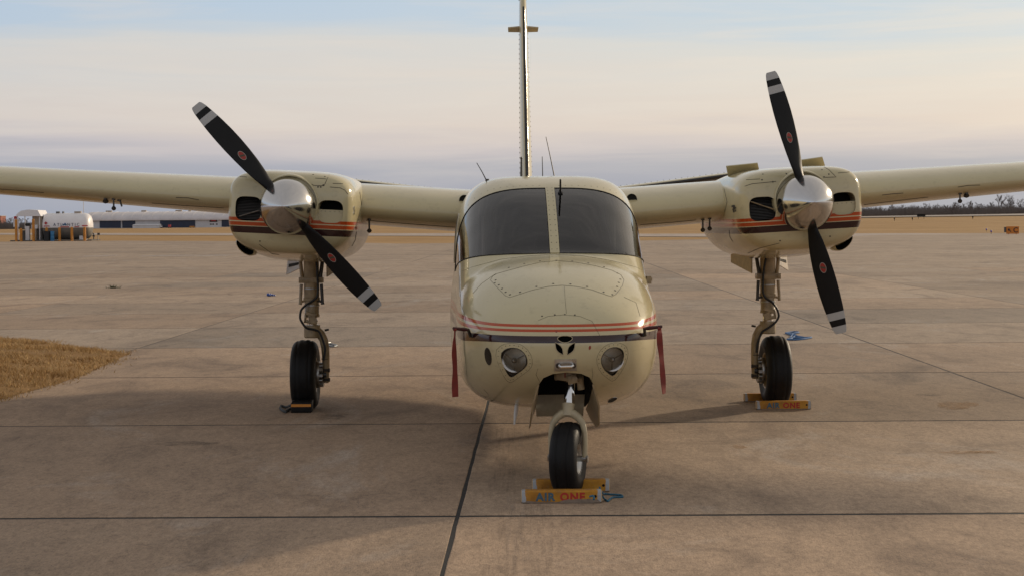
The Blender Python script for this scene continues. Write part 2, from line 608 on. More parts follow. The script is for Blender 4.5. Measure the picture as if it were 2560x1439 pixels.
def concrete(name, joints=False, base=(0.352, 0.264, 0.187)):
    m, t, b, l = new_mat(name)
    oi = N(t, 'ShaderNodeObjectInfo')
    big = noise_tex(t, 0.16, 4.0, 0.55, 'Position', stretch=(1.0, 0.6, 1.0), dist=0.6)
    mid = noise_tex(t, 0.85, 6.0, 0.68, 'Position', stretch=(1.2, 0.6, 1.0), dist=0.9)
    fine = noise_tex(t, 34.0, 5.0, 0.75, 'Position', stretch=(1.0, 0.4, 1.0))
    grit = noise_tex(t, 120.0, 3.0, 0.8, 'Position', stretch=(1.0, 0.3, 1.0))
    pale = noise_tex(t, 0.55, 7.0, 0.72, 'Position', stretch=(1.1, 0.55, 1.0), dist=1.4)
    spots = noise_tex(t, 5.5, 5.0, 0.7, 'Position', stretch=(1.2, 0.5, 1.0), dist=0.8)
    c = ramp(t, big, [(0.30, tuple(x * 0.80 for x in base)), (0.52, base), (0.74, tuple(x * 1.10 for x in base))])
    c = mixc(t, 1.0, c, ramp(t, mid, [(0.26, (0.55, 0.54, 0.55)), (0.48, (0.97, 0.97, 0.97)), (0.72, (1.10, 1.09, 1.08))]), 'MULTIPLY')
    c = mixc(t, 1.0, c, ramp(t, spots, [(0.25, (0.72, 0.71, 0.71)), (0.50, (1, 1, 1)), (0.75, (1.12, 1.11, 1.10))]), 'MULTIPLY')
    c = mixc(t, ramp(t, pale, [(0.56, (0, 0, 0)), (0.72, (0.65,) * 3)]), c, (0.42, 0.37, 0.32))
    c = mixc(t, 1.0, c, ramp(t, fine, [(0.25, (0.62, 0.61, 0.61)), (0.52, (1, 1, 1)), (0.78, (1.28, 1.27, 1.25))]), 'MULTIPLY')
    c = mixc(t, 1.0, c, ramp(t, grit, [(0.28, (0.55, 0.54, 0.53)), (0.45, (1, 1, 1)), (0.70, (1.25, 1.25, 1.25))]), 'MULTIPLY')
    if joints:
        g = N(t, 'ShaderNodeTexCoord')
        s = N(t, 'ShaderNodeSeparateXYZ')
        l.new(g.outputs['Object'], s.inputs[0])
        for ax, off, per, wd in ((0, JA, SLAB_W, 0.05), (1, JB, SLAB_D, 0.10)):
            f = math_node(t, 'FRACT', math_node(t, 'DIVIDE', math_node(t, 'SUBTRACT', s.outputs[ax], off - wd / 2 - 400 * per), per))
            k = math_node(t, 'LESS_THAN', f, wd / per)
            wob = ramp(t, noise_tex(t, 0.05, 3.0, 0.6, 'Position'), [(0.40, (0.15,) * 3), (0.62, (0.9,) * 3)])
            c = mixc(t, math_node(t, 'MULTIPLY', k, wob), c, (0.05, 0.04, 0.035))
    else:
        v = N(t, 'ShaderNodeMapRange')
        v.inputs['To Min'].default_value, v.inputs['To Max'].default_value = 0.78, 1.12
        l.new(oi.outputs['Random'], v.inputs[0])
        c = mixc(t, 1.0, c, v.outputs[0], 'MULTIPLY')
        hue = math_node(t, 'FRACT', math_node(t, 'MULTIPLY', oi.outputs['Random'], 7.31))
        c = mixc(t, 1.0, c, ramp(t, hue, [(0.0, (0.95, 0.99, 1.04)), (0.5, (1, 1, 1)), (1.0, (1.05, 0.99, 0.94))]), 'MULTIPLY')
    l.new(c, b.inputs['Base Color'])
    b.inputs['Roughness'].default_value = 0.82
    b.inputs['Specular IOR Level'].default_value = 0.35
    bump(t, b, math_node(t, 'ADD', fine, grit), 0.35, 0.006)
    return m

M['slab'] = concrete('apron_concrete')
M['apron'] = concrete('far_apron_concrete', joints=True)
M['taxi'] = concrete('taxiway_concrete', base=(0.42, 0.36, 0.31))
M['sealant'] = simple('joint_sealant', (0.009, 0.0085, 0.0085), 0.8, var=0.3, coord='Object')

def dry_grass(name, c0, c1):
    m, t, b, l = new_mat(name)
    n1 = noise_tex(t, 0.05, 6.0, 0.65, 'Position', dist=0.8)
    n2 = noise_tex(t, 1.4, 6.0, 0.7, 'Position', stretch=(0.35, 1.0, 1.0))
    c = ramp(t, n1, [(0.3, c0), (0.7, c1)])
    c = mixc(t, 1.0, c, ramp(t, n2, [(0.25, (0.7, 0.68, 0.66)), (0.55, (1, 1, 1)), (0.8, (1.15, 1.13, 1.1))]), 'MULTIPLY')
    l.new(c, b.inputs['Base Color'])
    b.inputs['Roughness'].default_value = 0.95
    b.inputs['Specular IOR Level'].default_value = 0.1
    bump(t, b, n2, 0.6, 0.15)
    return m
M['field'] = dry_grass('dry_field_grass', (0.36, 0.22, 0.095), (0.47, 0.30, 0.14))

# taxiway: a diagonal strip
TX_N = [(-420, 752), (-68, 282), (17.4, 168), (34, 146), (140, 4)]
def taxi_far_y(x): return np.interp(x, [-420, -88, -18.6, 21.4, 47, 140], [810, 365, 270, 207, 188, 108])

def terrain(x, y):
    d = (y - float(taxi_far_y(x))) * 0.75
    k = min(1.0, max(0.0, (d - 10) / 430.0))
    k = k * k * (3 - 2 * k)
    rise = max(0.55, 2.05 + 0.0085 * x) if x < 400 else 5.45
    return -0.05 + k * rise

# the grass field sheet, out to the horizon
xs = np.concatenate([-np.geomspace(4000, 60, 26), np.linspace(-50, 50, 12), np.geomspace(60, 4000, 26)])
ys = np.concatenate([[-900, -300, -100], np.linspace(-40, 140, 10), np.linspace(150, 760, 44), np.geomspace(800, 6500, 16)])
mb = MB()
nx = len(xs)
vs = [(x, y, terrain(x, y)) for y in ys for x in xs]
fs = [(j * nx + i, j * nx + i + 1, (j + 1) * nx + i + 1, (j + 1) * nx + i) for j in range(len(ys) - 1) for i in range(nx - 1)]
me = mb.add(vs, fs).mesh('field', smooth=60)
tag(obj('grass_field', me, M['field']), kind='structure')

# concrete apron: far sheet with a window for the built slabs, sealant bed under the slabs
K0, K1, J0, J1 = -4, 5, -3, 11
rx0, rx1, ry0, ry1 = JA + K0 * SLAB_W, JA + K1 * SLAB_W, JB + J0 * SLAB_D, JB + J1 * SLAB_D
inv = AP.inverted()
def apf(x, y):
    p = inv @ Vector((x, y, 0))
    return (p.x, p.y, 0.0)
far_edge = [(-190, 160), (-54, 170), (-41.6, 172), (-20, 150), (-8.8, 127), (3, 129), (14.3, 138), (30, 151), (47, 187), (60, 176), (190, 150)]
fe = [apf(x, y) for x, y in far_edge]
mb = MB()
mb.add([(-190, ry1, 0), (190, ry1, 0)] + fe[::-1], [tuple(range(2 + len(fe)))])
mb.add([(-190, ry0, 0), (rx0, ry0, 0), (rx0, ry1, 0), (-190, ry1, 0)], [(0, 1, 2, 3)])
mb.add([(rx1, ry0, 0), (190, ry0, 0), (190, ry1, 0), (rx1, ry1, 0)], [(0, 1, 2, 3)])
mb.add([(-190, -90, 0), (190, -90, 0), (190, ry0, 0), (-190, ry0, 0)], [(0, 1, 2, 3)])
mb.add([(rx0, ry0, -0.0025), (rx1, ry0, -0.0025), (rx1, ry1, -0.0025), (rx0, ry1, -0.0025)], [(0, 1, 2, 3)], mi=1)
apron = mb.build('apron', [M['apron'], M['sealant']], smooth=0, mtx=AP, weld=False)
tag(apron, kind='structure')
# slabs: each a thin block with worn edges, shared between alike pieces
def slab_mesh(seed):
    r = random.Random(seed)
    bm = bmesh.new()
    w, d = SLAB_W / 2 - 0.011, SLAB_D / 2 - 0.024
    ring = []
    per = [(-w, -d), (w, -d), (w, d), (-w, d)]
    nseg = 14
    for i in range(4):
        (x0, y0), (x1, y1) = per[i], per[(i + 1) % 4]
        for k in range(nseg):
            f = k / nseg
            j = 0.0 if k == 0 else r.uniform(-0.0025, 0.0025)
            nx_, ny_ = (0, 1) if i in (0, 2) else (1, 0)
            ring.append((x0 + (x1 - x0) * f + nx_ * j, y0 + (y1 - y0) * f + ny_ * j))
    top = [bm.verts.new((x * 0.998, y * 0.9975, 0.0)) for x, y in ring]
    edge = [bm.verts.new((x, y, -0.0015)) for x, y in ring]
    bot = [bm.verts.new((x, y, -0.12)) for x, y in ring]
    bm.faces.new(top)
    n = len(ring)
    for a, b_ in ((top, edge), (edge, bot)):
        for i in range(n):
            bm.faces.new((a[i], a[(i + 1) % n], b_[(i + 1) % n], b_[i])[::-1])
    bmesh.ops.recalc_face_normals(bm, faces=bm.faces)
    me = bpy.data.meshes.new('slab')
    bm.to_mesh(me)
    bm.free()
    me.materials.append(M['slab'])
    return me
slab_meshes = [slab_mesh(i) for i in range(4)]
for j in range(J0, J1):
    for k in range(K0, K1):
        o = obj('slab', slab_meshes[(j * 3 + k * 5) % 4], None, apron)
        o.location = (JA + (k + 0.5) * SLAB_W, JB + (j + 0.5) * SLAB_D, 0)

# taxiway strip
pts = [(-420, 752), (-200, 458), (-68, 282), (17.4, 168), (33, 149)]
mb = MB()
vs, fs = [], []
cut = [(-420, 752, 815), (-240, 512, 572), (-140, 378, 434), (-68, 282, 337), (-30, 231.5, 285), (0, 191, 243), (17.4, 168, 213), (31, 151, 200), (47, 150, 187.5)]
for i, (x, y0, y1) in enumerate(cut):
    vs += [(x, y0, -0.004), (x, y1, 0.004)]
    if i: fs.append((2 * i - 2, 2 * i, 2 * i + 1, 2 * i - 1))
tag(mb.add(vs, fs).build('taxiway', M['taxi'], smooth=0), kind='structure')
# runway on the rise to the right
mb = MB()
vs, fs = [], []
for i in range(25):
    x = 60 + i * 22
    y0, y1 = 560 - 0.52 * (x - 60), 585 + 0.10 * (x - 60)
    for k in range(7):
        y = y0 + (y1 - y0) * k / 6
        vs.append((x, y, terrain(x, y) + 0.22))
    if i:
        fs += [((i - 1) * 7 + k, i * 7 + k, i * 7 + k + 1, (i - 1) * 7 + k + 1) for k in range(6)]
tag(mb.add(vs, fs).build('runway', M['taxi'], smooth=60), kind='structure')

# worn paint and stains on the apron: thin irregular films
def blotch(name, px, py, wpx, hpx, mat, seed, strips=1, rot=0.0):
    r = random.Random(seed)
    c = gp(px, py)
    e = gp(px + wpx, py)
    f = gp(px, py - hpx)
    a, b_ = (e - c).length, (f - c).length
    mb = MB()
    for s in range(strips):
        ox, oy = (r.uniform(-a, a), r.uniform(-b_, b_)) if s else (0, 0)
        sc = 1 if s == 0 else r.uniform(0.12, 0.4)
        n = 22
        ring = []
        for k in range(n):
            t = 2 * math.pi * k / n
            q = sc * r.uniform(0.7, 1.15)
            x, y = a * q * math.cos(t) + ox, b_ * q * math.sin(t) + oy
            ring.append((c.x + x * math.cos(rot) - y * math.sin(rot), c.y + x * math.sin(rot) + y * math.cos(rot), 0.0035 + 0.0004 * s))
        mb.add(ring, [tuple(range(n))])
    return mb.build(name, mat, apron, smooth=0, mtx=AP.inverted())

def film(name, col, amount, scale, st=(0.6, 1.6, 1), lo=0.42):
    m, t, b, l = new_mat(name)
    b.inputs['Base Color'].default_value = (*col, 1)
    b.inputs['Roughness'].default_value = 0.8
    n = noise_tex(t, scale, 6.0, 0.75, 'Position', stretch=st)
    l.new(ramp(t, n, [(lo, (0, 0, 0)), (lo + 0.24, (amount,) * 3)]), b.inputs['Alpha'])
    return m
M['yellow_film'] = film('worn_yellow_paint', (0.38, 0.20, 0.05), 0.75, 26)
M['oil_film'] = film('oil_stain', (0.03, 0.026, 0.024), 0.5, 9.0)
M['white_film'] = film('worn_white_paint', (0.60, 0.57, 0.53), 0.8, 3.0)
blotch('paint_smear', 2430, 1130, 85, 4, M['yellow_film'], 3, 3)
blotch('paint_smear', 1848, 1117, 20, 4, M['yellow_film'], 4, 2)
blotch('paint_smear', 2390, 1012, 52, 9, M['yellow_film'], 5, 3, -0.5)
blotch('oil_stain', 470, 1108, 75, 6, M['oil_film'], 6, 2)
blotch('oil_stain', 2320, 986, 40, 3, M['oil_film'], 7, 1)
blotch('oil_stain', 830, 1041, 40, 8, M['oil_film'], 18, 2)
for i, (x, w) in enumerate(((250, 36), (420, 70), (540, 40))):
    blotch('paint_dash', x, 641 - 0.004 * x, w, 2.0, M['white_film'], 20 + i, 1)

M['scuff'] = film('tyre_scuff', (0.07, 0.055, 0.045), 0.30, 9.0, (5.0, 0.12, 1), 0.46)
M['pale_scuff'] = film('pale_scuff', (0.50, 0.42, 0.34), 0.30, 9.0, (6.0, 0.12, 1), 0.46)
for x0_, x1_, y0_, y1_, mt in ((1290, 1345, 1070, 1235, 'pale_scuff'), (1235, 1288, 1070, 1230, 'scuff'), (1240, 1380, 1262, 1439, 'scuff'), (1262, 1330, 1240, 1400, 'pale_scuff')):
    q = [gp(x0_, y1_), gp(x1_, y1_), gp(x1_ + 6, y0_), gp(x0_ + 6, y0_)]
    MB().add([(p.x, p.y, 0.003) for p in q], [(0, 1, 2, 3)]).build('tyre_scuff', M[mt], apron, smooth=0, mtx=AP.inverted())
# grass island at the left, on a low soil mound
isl = [(0, 845), (60, 848), (120, 856), (180, 864), (240, 872), (290, 878), (322, 884), (280, 903), (215, 934), (150, 957), (80, 976), (0, 998)]
ring = [gp(x, y) for x, y in isl]
ring += [Vector((-6.2, 13.4, 0)), Vector((-9.5, 13.2, 0)), Vector((-13, 15.5, 0)), Vector((-12.5, 21, 0)), Vector((-9.5, 24.2, 0))]
poly2 = [(p.x, p.y) for p in ring]
def inside(x, y, poly=poly2):
    c = False
    j = len(poly) - 1
    for i in range(len(poly)):
        if (poly[i][1] > y) != (poly[j][1] > y) and x < (poly[j][0] - poly[i][0]) * (y - poly[i][1]) / (poly[j][1] - poly[i][1]) + poly[i][0]:
            c = not c
        j = i
    return c
def edge_dist(x, y, poly=poly2):
    best = 9e9
    for i in range(len(poly)):
        ax, ay = poly[i - 1]
        bx_, by_ = poly[i]
        dx, dy = bx_ - ax, by_ - ay
        t = max(0, min(1, ((x - ax) * dx + (y - ay) * dy) / (dx * dx + dy * dy)))
        best = min(best, math.hypot(x - ax - t * dx, y - ay - t * dy))
    return best
def mound(x, y):
    return 0.012 + 0.13 * (1 - math.exp(-edge_dist(x, y) * 0.8))
M['soil'] = dry_grass('thatch_soil', (0.24, 0.14, 0.06), (0.38, 0.235, 0.10))
cx, cy = sum(p[0] for p in poly2) / len(poly2), sum(p[1] for p in poly2) / len(poly2)
mb = MB()
n = len(poly2)
vs = []
RINGS = (1.0, 0.97, 0.92, 0.84, 0.72, 0.55, 0.35, 0.15)
for q in RINGS:
    for (x, y) in poly2:
        X, Y = cx + (x - cx) * q, cy + (y - cy) * q
        vs.append((X, Y, 0.004 if q == 1.0 else mound(X, Y) - 0.01))
fs = [(i * n + k, i * n + (k + 1) % n, (i + 1) * n + (k + 1) % n, (i + 1) * n + k) for i in range(len(RINGS) - 1) for k in range(n)]
fs.append(tuple((len(RINGS) - 1) * n + k for k in range(n)))
tag(mb.add(vs, fs).build('grass_island', M['soil'], smooth=60), kind='structure')
m, t, b, l = new_mat('dry_grass_blade')
ng = noise_tex(t, 3.2, 5.0, 0.65, 'Position', stretch=(1, 0.6, 1))
nf = noise_tex(t, 90.0, 2.0, 0.6, 'Position')
c = ramp(t, ng, [(0.32, (0.24, 0.135, 0.05)), (0.48, (0.52, 0.335, 0.14)), (0.72, (0.66, 0.47, 0.24))])  # darkest tone mixes clump variation with painted shadow lines between grass lumps
l.new(mixc(t, 1.0, c, ramp(t, nf, [(0.2, (0.6, 0.56, 0.5)), (0.7, (1.1, 1.1, 1.1))]), 'MULTIPLY'), b.inputs['Base Color'])
b.inputs['Roughness'].default_value = 0.8
b.inputs['Specular IOR Level'].default_value = 0.2
M['blade'] = m
rg = np.random.default_rng(5)
V, Fc = [], []
count = 0
x0, x1 = min(p[0] for p in poly2), max(p[0] for p in poly2)
y0, y1 = min(p[1] for p in poly2), max(p[1] for p in poly2)
while count < 42000:
    x, y = rg.uniform(max(x0, -9.5), x1 + 0.3), rg.uniform(y0, y1)
    if not inside(x, y):
        if edge_dist(x, y) > (0.05 + 0.22 * max(0.0, noise.noise(Vector((x * 2.1, y * 2.1, 7))))) * abs(rg.normal()): continue
    cl_ = noise.noise(Vector((x * 1.3, y * 1.3, 0)))
    cl_ = cl_ + 0.6 * noise.noise(Vector((x * 4.3, y * 4.3, 2)))
    if cl_ + rg.uniform(-0.4, 0.4) < -0.25: continue
    h = (0.026 + 0.030 * max(0, cl_ + 0.3)) * rg.uniform(0.6, 1.5)
    a = rg.uniform(0, 2 * math.pi)
    lean = rg.uniform(0.3, 1.3) * h
    w = rg.uniform(0.003, 0.006)
    z = mound(x, y) - 0.012 if inside(x, y) else 0.0
    dx, dy = math.cos(a) * w, math.sin(a) * w
    la = rg.uniform(0, 2 * math.pi)
    b0 = len(V)
    V += [(x - dx, y - dy, z), (x + dx, y + dy, z), (x + math.cos(la) * lean, y + math.sin(la) * lean, z + h)]
    Fc.append((b0, b0 + 1, b0 + 2))
    count += 1
me = bpy.data.meshes.new('dry_grass')
me.from_pydata(V, [], Fc)
o = obj('dry_grass', me, M['blade'])
tag(o, 'short dry tan grass growing on the island at the left of the apron', 'grass', kind='stuff')

# ------------------------------------------------------------------ airplane
PLANE_X, PLANE_Y, PLANE_YAW = 0.311, 9.34, 0.0178
plane = empty('airplane', (PLANE_X, PLANE_Y, 0), PLANE_YAW)
tag(plane, 'cream twin propeller airplane with red and maroon stripes parked facing the camera', 'airplane')
PM = Matrix.Translation((PLANE_X, PLANE_Y, 0)) @ Matrix.Rotation(PLANE_YAW, 4, 'Z')
PI = PM.inverted()
FOFF = Vector((-0.024, 0, 0))              # the cabin sits a touch to the left of the gear's centre line
def lray(px, py):                           # pixel -> ray in fuselage space
    o, d = ray(px, py)
    return PI @ o - FOFF, (PI.to_3x3() @ d).normalized()
def lpt(px, py, v):                         # pixel -> airplane point at station v
    o, d = lray(px, py)
    return o + d * ((v - o.y) / d.y)

# ---- fuselage hull
ST = [  # v, w, ztop, zbot, zc, nu, nl, taper
    (-0.380, 0.000, 0.840, 0.840, 0.84, 2.1, 2.1, 0),
    (-0.362, 0.168, 0.930, 0.750, 0.84, 2.1, 2.1, 0),
    (-0.300, 0.306, 1.002, 0.675, 0.85, 2.2, 2.2, 0),
    (-0.200, 0.412, 1.066, 0.605, 0.86, 2.25, 2.35, 0),
    (0.000, 0.508, 1.148, 0.525, 0.87, 2.35, 2.6, 0),
    (0.300, 0.578, 1.232, 0.450, 0.89, 2.5, 3.0, 0),
    (0.600, 0.608, 1.292, 0.400, 0.90, 2.6, 3.3, 0),
    (0.850, 0.620, 1.332, 0.372, 0.90, 2.7, 3.5, 0.0),
    (1.000, 0.624, 1.435, 0.360, 0.90, 2.65, 3.6, 0.0),
    (1.250, 0.632, 1.592, 0.342, 0.90, 2.85, 3.8, 0.005),
    (1.500, 0.640, 1.722, 0.328, 0.90, 3.3, 4.0, 0.012),
    (1.750, 0.650, 1.806, 0.318, 0.90, 3.9, 4.0, 0.02),
    (2.100, 0.668, 1.858, 0.308, 0.90, 4.5, 4.0, 0.03),
    (2.800, 0.700, 1.872, 0.300, 0.90, 4.6, 4.0, 0.05),
    (4.500, 0.690, 1.862, 0.320, 0.92, 4.4, 3.8, 0.06),
    (6.000, 0.540, 1.838, 0.520, 1.10, 3.2, 3.0, 0.03),
    (7.500, 0.340, 1.800, 0.900, 1.35, 2.4, 2.4, 0),
    (9.000, 0.140, 1.740, 1.330, 1.54, 2.1, 2.1, 0),
    (9.400, 0.030, 1.680, 1.560, 1.62, 2.0, 2.0, 0)]
ST = np.array(ST)
tq = np.sqrt(ST[:, 0] + 0.38)
tt = np.concatenate([np.linspace(0.02, 1.5, 78), np.linspace(1.53, math.sqrt(9.78), 36)])
cols = [pchip(tq, ST[:, k], tt) for k in range(8)]
NS = 128
rings = []
for i in range(len(tt)):
    v_ = tt[i] ** 2 - 0.38
    s = super_section(cols[1][i], cols[2][i], cols[3][i], cols[4][i], cols[5][i], cols[6][i], cols[7][i], NS)
    rings.append(np.stack([s[:, 0], np.full(NS, v_), s[:, 1]], 1))
hull_clean = loft_mesh('hull', rings)
HULL = Skin(hull_clean)
def hpix(px, py):
    return HULL.hit(*lray(px, py))

def cutter(px_poly, front=0.10, depth=0.10, shrink=1.0):
    c0 = np.mean(np.array(px_poly), axis=0)
    pts = []
    for x, y in px_poly:
        h = hpix(c0[0] + (x - c0[0]) * shrink, c0[1] + (y - c0[1]) * shrink)
        pts.append(h[0])
    ym = max(p.y for p in pts)
    y0 = min(p.y for p in pts) - front
    vs = [Vector((p.x, y0, p.z)) for p in pts] + [Vector((p.x, ym + depth, p.z)) for p in pts]
    n = len(pts)
    mb = MB().add(vs, [tuple(range(n))[::-1], tuple(range(n, 2 * n))] + [(i, (i + 1) % n, n + (i + 1) % n, n + i) for i in range(n)])
    return mb.mesh('cut', 0)

def ell(cx, cy, rx, ry, rot=0.0, n=20):
    o = []
    for k in range(n):
        a = 2 * math.pi * k / n
        x, y = rx * math.cos(a), ry * math.sin(a)
        o.append((cx + x * math.cos(rot) - y * math.sin(rot), cy + x * math.sin(rot) + y * math.cos(rot)))
    return o
def lens_shape(p0, p1, w, n=9):
    (x0, y0), (x1, y1) = p0, p1
    nx_, ny_ = -(y1 - y0), x1 - x0
    L = math.hypot(nx_, ny_)
    nx_, ny_ = nx_ / L, ny_ / L
    a = [(x0 + (x1 - x0) * k / n + nx_ * w * math.sin(math.pi * k / n), y0 + (y1 - y0) * k / n + ny_ * w * math.sin(math.pi * k / n)) for k in range(n + 1)]
    b_ = [(x0 + (x1 - x0) * k / n - nx_ * w * math.sin(math.pi * k / n), y0 + (y1 - y0) * k / n - ny_ * w * math.sin(math.pi * k / n)) for k in range(n - 1, 0, -1)]
    return a + b_
def rounded(poly, it=2):
    for _ in range(it):
        q = []
        for i in range(len(poly)):
            a, b_ = poly[i], poly[(i + 1) % len(poly)]
            q += [(a[0] * .75 + b_[0] * .25, a[1] * .75 + b_[1] * .25), (a[0] * .25 + b_[0] * .75, a[1] * .25 + b_[1] * .75)]
        poly = q
    return poly

LIGHT_L = rounded([(1251, 884), (1264, 871), (1281, 868), (1299, 871), (1314, 885), (1319, 903), (1315, 916), (1295, 931), (1280, 942), (1271, 937), (1259, 913)], 1)
LIGHT_R = rounded([(1502, 901), (1507, 884), (1520, 871), (1538, 866), (1554, 871), (1560, 883), (1557, 901), (1546, 923), (1533, 939), (1524, 934), (1509, 921)], 1)
EYE_L = lens_shape((1388, 855), (1408, 886), 7.5)
EYE_R = lens_shape((1437.5, 855), (1418, 886), 7.5)
BROW = rounded([(1392, 846), (1400, 838), (1425, 838), (1433, 845), (1424, 853), (1413, 856), (1402, 854)], 1)
cuts = [cutter(LIGHT_L, 0.1, 0.07), cutter(LIGHT_R, 0.1, 0.07), cutter(EYE_L, 0.05, 0.10), cutter(EYE_R, 0.05, 0.10), cutter(BROW, 0.05, 0.05)]
# nose wheel well
WELL_U, WELL_V0, WELL_V1 = 0.155, -0.285, 0.62
wl_ = MB()
arch = [(-WELL_U, 0.15), (WELL_U, 0.15), (WELL_U, 0.62), (0.13, 0.665), (0.08, 0.69), (0, 0.70), (-0.08, 0.69), (-0.13, 0.665), (-WELL_U, 0.62)]
wl_.prism([(u + 0.01, 0, z) for u, z in arch], (0, WELL_V0 - 0.3, 0), (0, WELL_V1, 0))
cuts.append(wl_.mesh('cut', 0))
hull = boolean(hull_clean.copy(), cuts)

# split windshield out of the hull along planes
bm = bmesh.new()
bm.from_mesh(hull)
WB0, WB1 = Vector((0, 0.86, 1.338)), Vector((0, 1.75, 1.235))      # base plane
WT0, WT1 = Vector((0, 1.60, 1.765)), Vector((0, 2.08, 1.20))       # top/aft plane
def plane_n(a, b_):
    d = b_ - a
    return Vector((0, -d.z, d.y)).normalized()
nb, nt = plane_n(WB0, WB1), plane_n(WT0, WT1)
if nb.z < 0: nb = -nb
if nt.y > 0: nt = -nt
POST = 0.030
for co, no in ((WB0, nb), (WT0, nt), (Vector((POST, 0, 0)), Vector((1, 0, 0))), (Vector((-POST, 0, 0)), Vector((-1, 0, 0)))):
    geom = bm.verts[:] + bm.edges[:] + bm.faces[:]
    bmesh.ops.bisect_plane(bm, geom=geom, plane_co=co, plane_no=no, dist=1e-6)
def which(f):
    c = f.calc_center_median()
    if (c - WB0).dot(nb) > 0 and (c - WT0).dot(nt) > 0 and 0.5 < c.y < 2.2 and c.z > 1.15:
        return 'post' if abs(c.x) < POST else ('left' if c.x < 0 else 'right')
    return 'hull'
bm.faces.ensure_lookup_table()
kinds = [which(f) for f in bm.faces]
piece = {}
for kd in ('hull', 'left', 'right', 'post'):
    b2 = bm.copy()
    b2.faces.ensure_lookup_table()
    bmesh.ops.delete(b2, geom=[f for f, k in zip(b2.faces, kinds) if k != kd], context='FACES')
    me = bpy.data.meshes.new(kd)
    b2.to_mesh(me)
    piece[kd] = (b2, me)
bm.free()
def boundary_loops(b2):
    be = [e for e in b2.edges if len(e.link_faces) == 1]
    adj = {}
    for e in be:
        a, c = e.verts
        adj.setdefault(a, []).append(c)
        adj.setdefault(c, []).append(a)
    loops, seen = [], set()
    for s_ in adj:
        if s_ in seen: continue
        lp, cur, prev = [s_], s_, None
        seen.add(s_)
        while True:
            nx_ = [q for q in adj[cur] if q is not prev and q not in seen]
            if not nx_: break
            prev, cur = cur, nx_[0]
            seen.add(cur)
            lp.append(cur)
        loops.append([v.co.copy() for v in lp])
    return loops

# hull: inside of pockets near-black, their shade put into the colour; stripe paint outside
hull = piece['hull'][1]
hull.materials.clear()
for m_ in (M['fus'], M['pit'], M['cream_dull']):
    hull.materials.append(m_)
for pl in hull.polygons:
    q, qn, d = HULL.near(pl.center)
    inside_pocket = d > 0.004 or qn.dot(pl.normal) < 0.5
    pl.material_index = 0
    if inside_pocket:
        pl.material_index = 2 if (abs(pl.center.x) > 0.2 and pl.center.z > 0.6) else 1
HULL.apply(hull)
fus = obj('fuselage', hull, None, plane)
fus.location = FOFF
SEAL = MB()
for kd in ('left', 'right'):
    b2, me = piece[kd]
    HULL.apply(me)
    obj('windshield_pane', me, M['windshield'], fus)
    for lp in boundary_loops(b2):
        lp2 = [p + HULL.near(p)[1] * 0.001 for p in lp]
        SEAL.tube(lp2, 0.004, 6, closed=True)
SEAL.build('windshield_seal', M['gap'], fus)
b2, me = piece['post']
for v in b2.verts:
    v.co += HULL.near(v.co)[1] * 0.007
ext = bmesh.ops.extrude_face_region(b2, geom=b2.faces[:])
for v in [g for g in ext['geom'] if isinstance(g, bmesh.types.BMVert)]:
    v.co -= HULL.near(v.co)[1] * 0.02
me = bpy.data.meshes.new('windshield_post')
b2.to_mesh(me)
me.shade_smooth(); me.set_sharp_from_angle(angle=R(30))
obj('windshield_post', me, M['cream'], fus)
for kd in piece: piece[kd][0].free()

# lines, screws and patches that follow the skin
def surf_line(hits, r=0.0022, seg=5, closed=False, mb=None, lift=0.0006):
    mb = mb or MB()
    mb.tube([p + n * lift for p, n in hits], r, seg, closed=closed)
    return mb
def dens(poly, closed=False, step=10):
    out = []
    n = len(poly)
    for i in range(n if closed else n - 1):
        a, b_ = poly[i], poly[(i + 1) % n]
        k = max(1, int(math.hypot(b_[0] - a[0], b_[1] - a[1]) / step))
        out += [(a[0] + (b_[0] - a[0]) * j / k, a[1] + (b_[1] - a[1]) * j / k) for j in range(k)]
    if not closed: out.append(poly[-1])
    return out
def screws(hits, r=0.006, h=0.0025, seg=7, mb=None):
    mb = mb or MB()
    for p, n in hits:
        mb.tube([p - n * 0.002, p + n * h], r, seg)
    return mb
def patch(hitfn, poly, lift, levels=(1.0, 0.85, 0.65, 0.4, 0.15)):
    c0 = np.mean(np.array(poly), axis=0)
    vs = []
    n = len(poly)
    for q in levels:
        for x, y in poly:
            p, nn = hitfn(c0[0] + (x - c0[0]) * q, c0[1] + (y - c0[1]) * q)
            vs.append(p + nn * lift)
    fs = [(i * n + k, i * n + (k + 1) % n, (i + 1) * n + (k + 1) % n, (i + 1) * n + k) for i in range(len(levels) - 1) for k in range(n)]
    fs.append(tuple((len(levels) - 1) * n + k for k in range(n)))
    return MB().add(vs, fs)
def thick_patch(hitfn, poly, t, **kw):
    mb = patch(hitfn, poly, t, **kw)
    c0 = list(poly)
    n = len(poly)
    a = [hitfn(x, y) for x, y in poly]
    mb.add([p + nn * t for p, nn in a] + [p - nn * 0.004 for p, nn in a], [(i, (i + 1) % n, n + (i + 1) % n, n + i) for i in range(n)])
    return mb

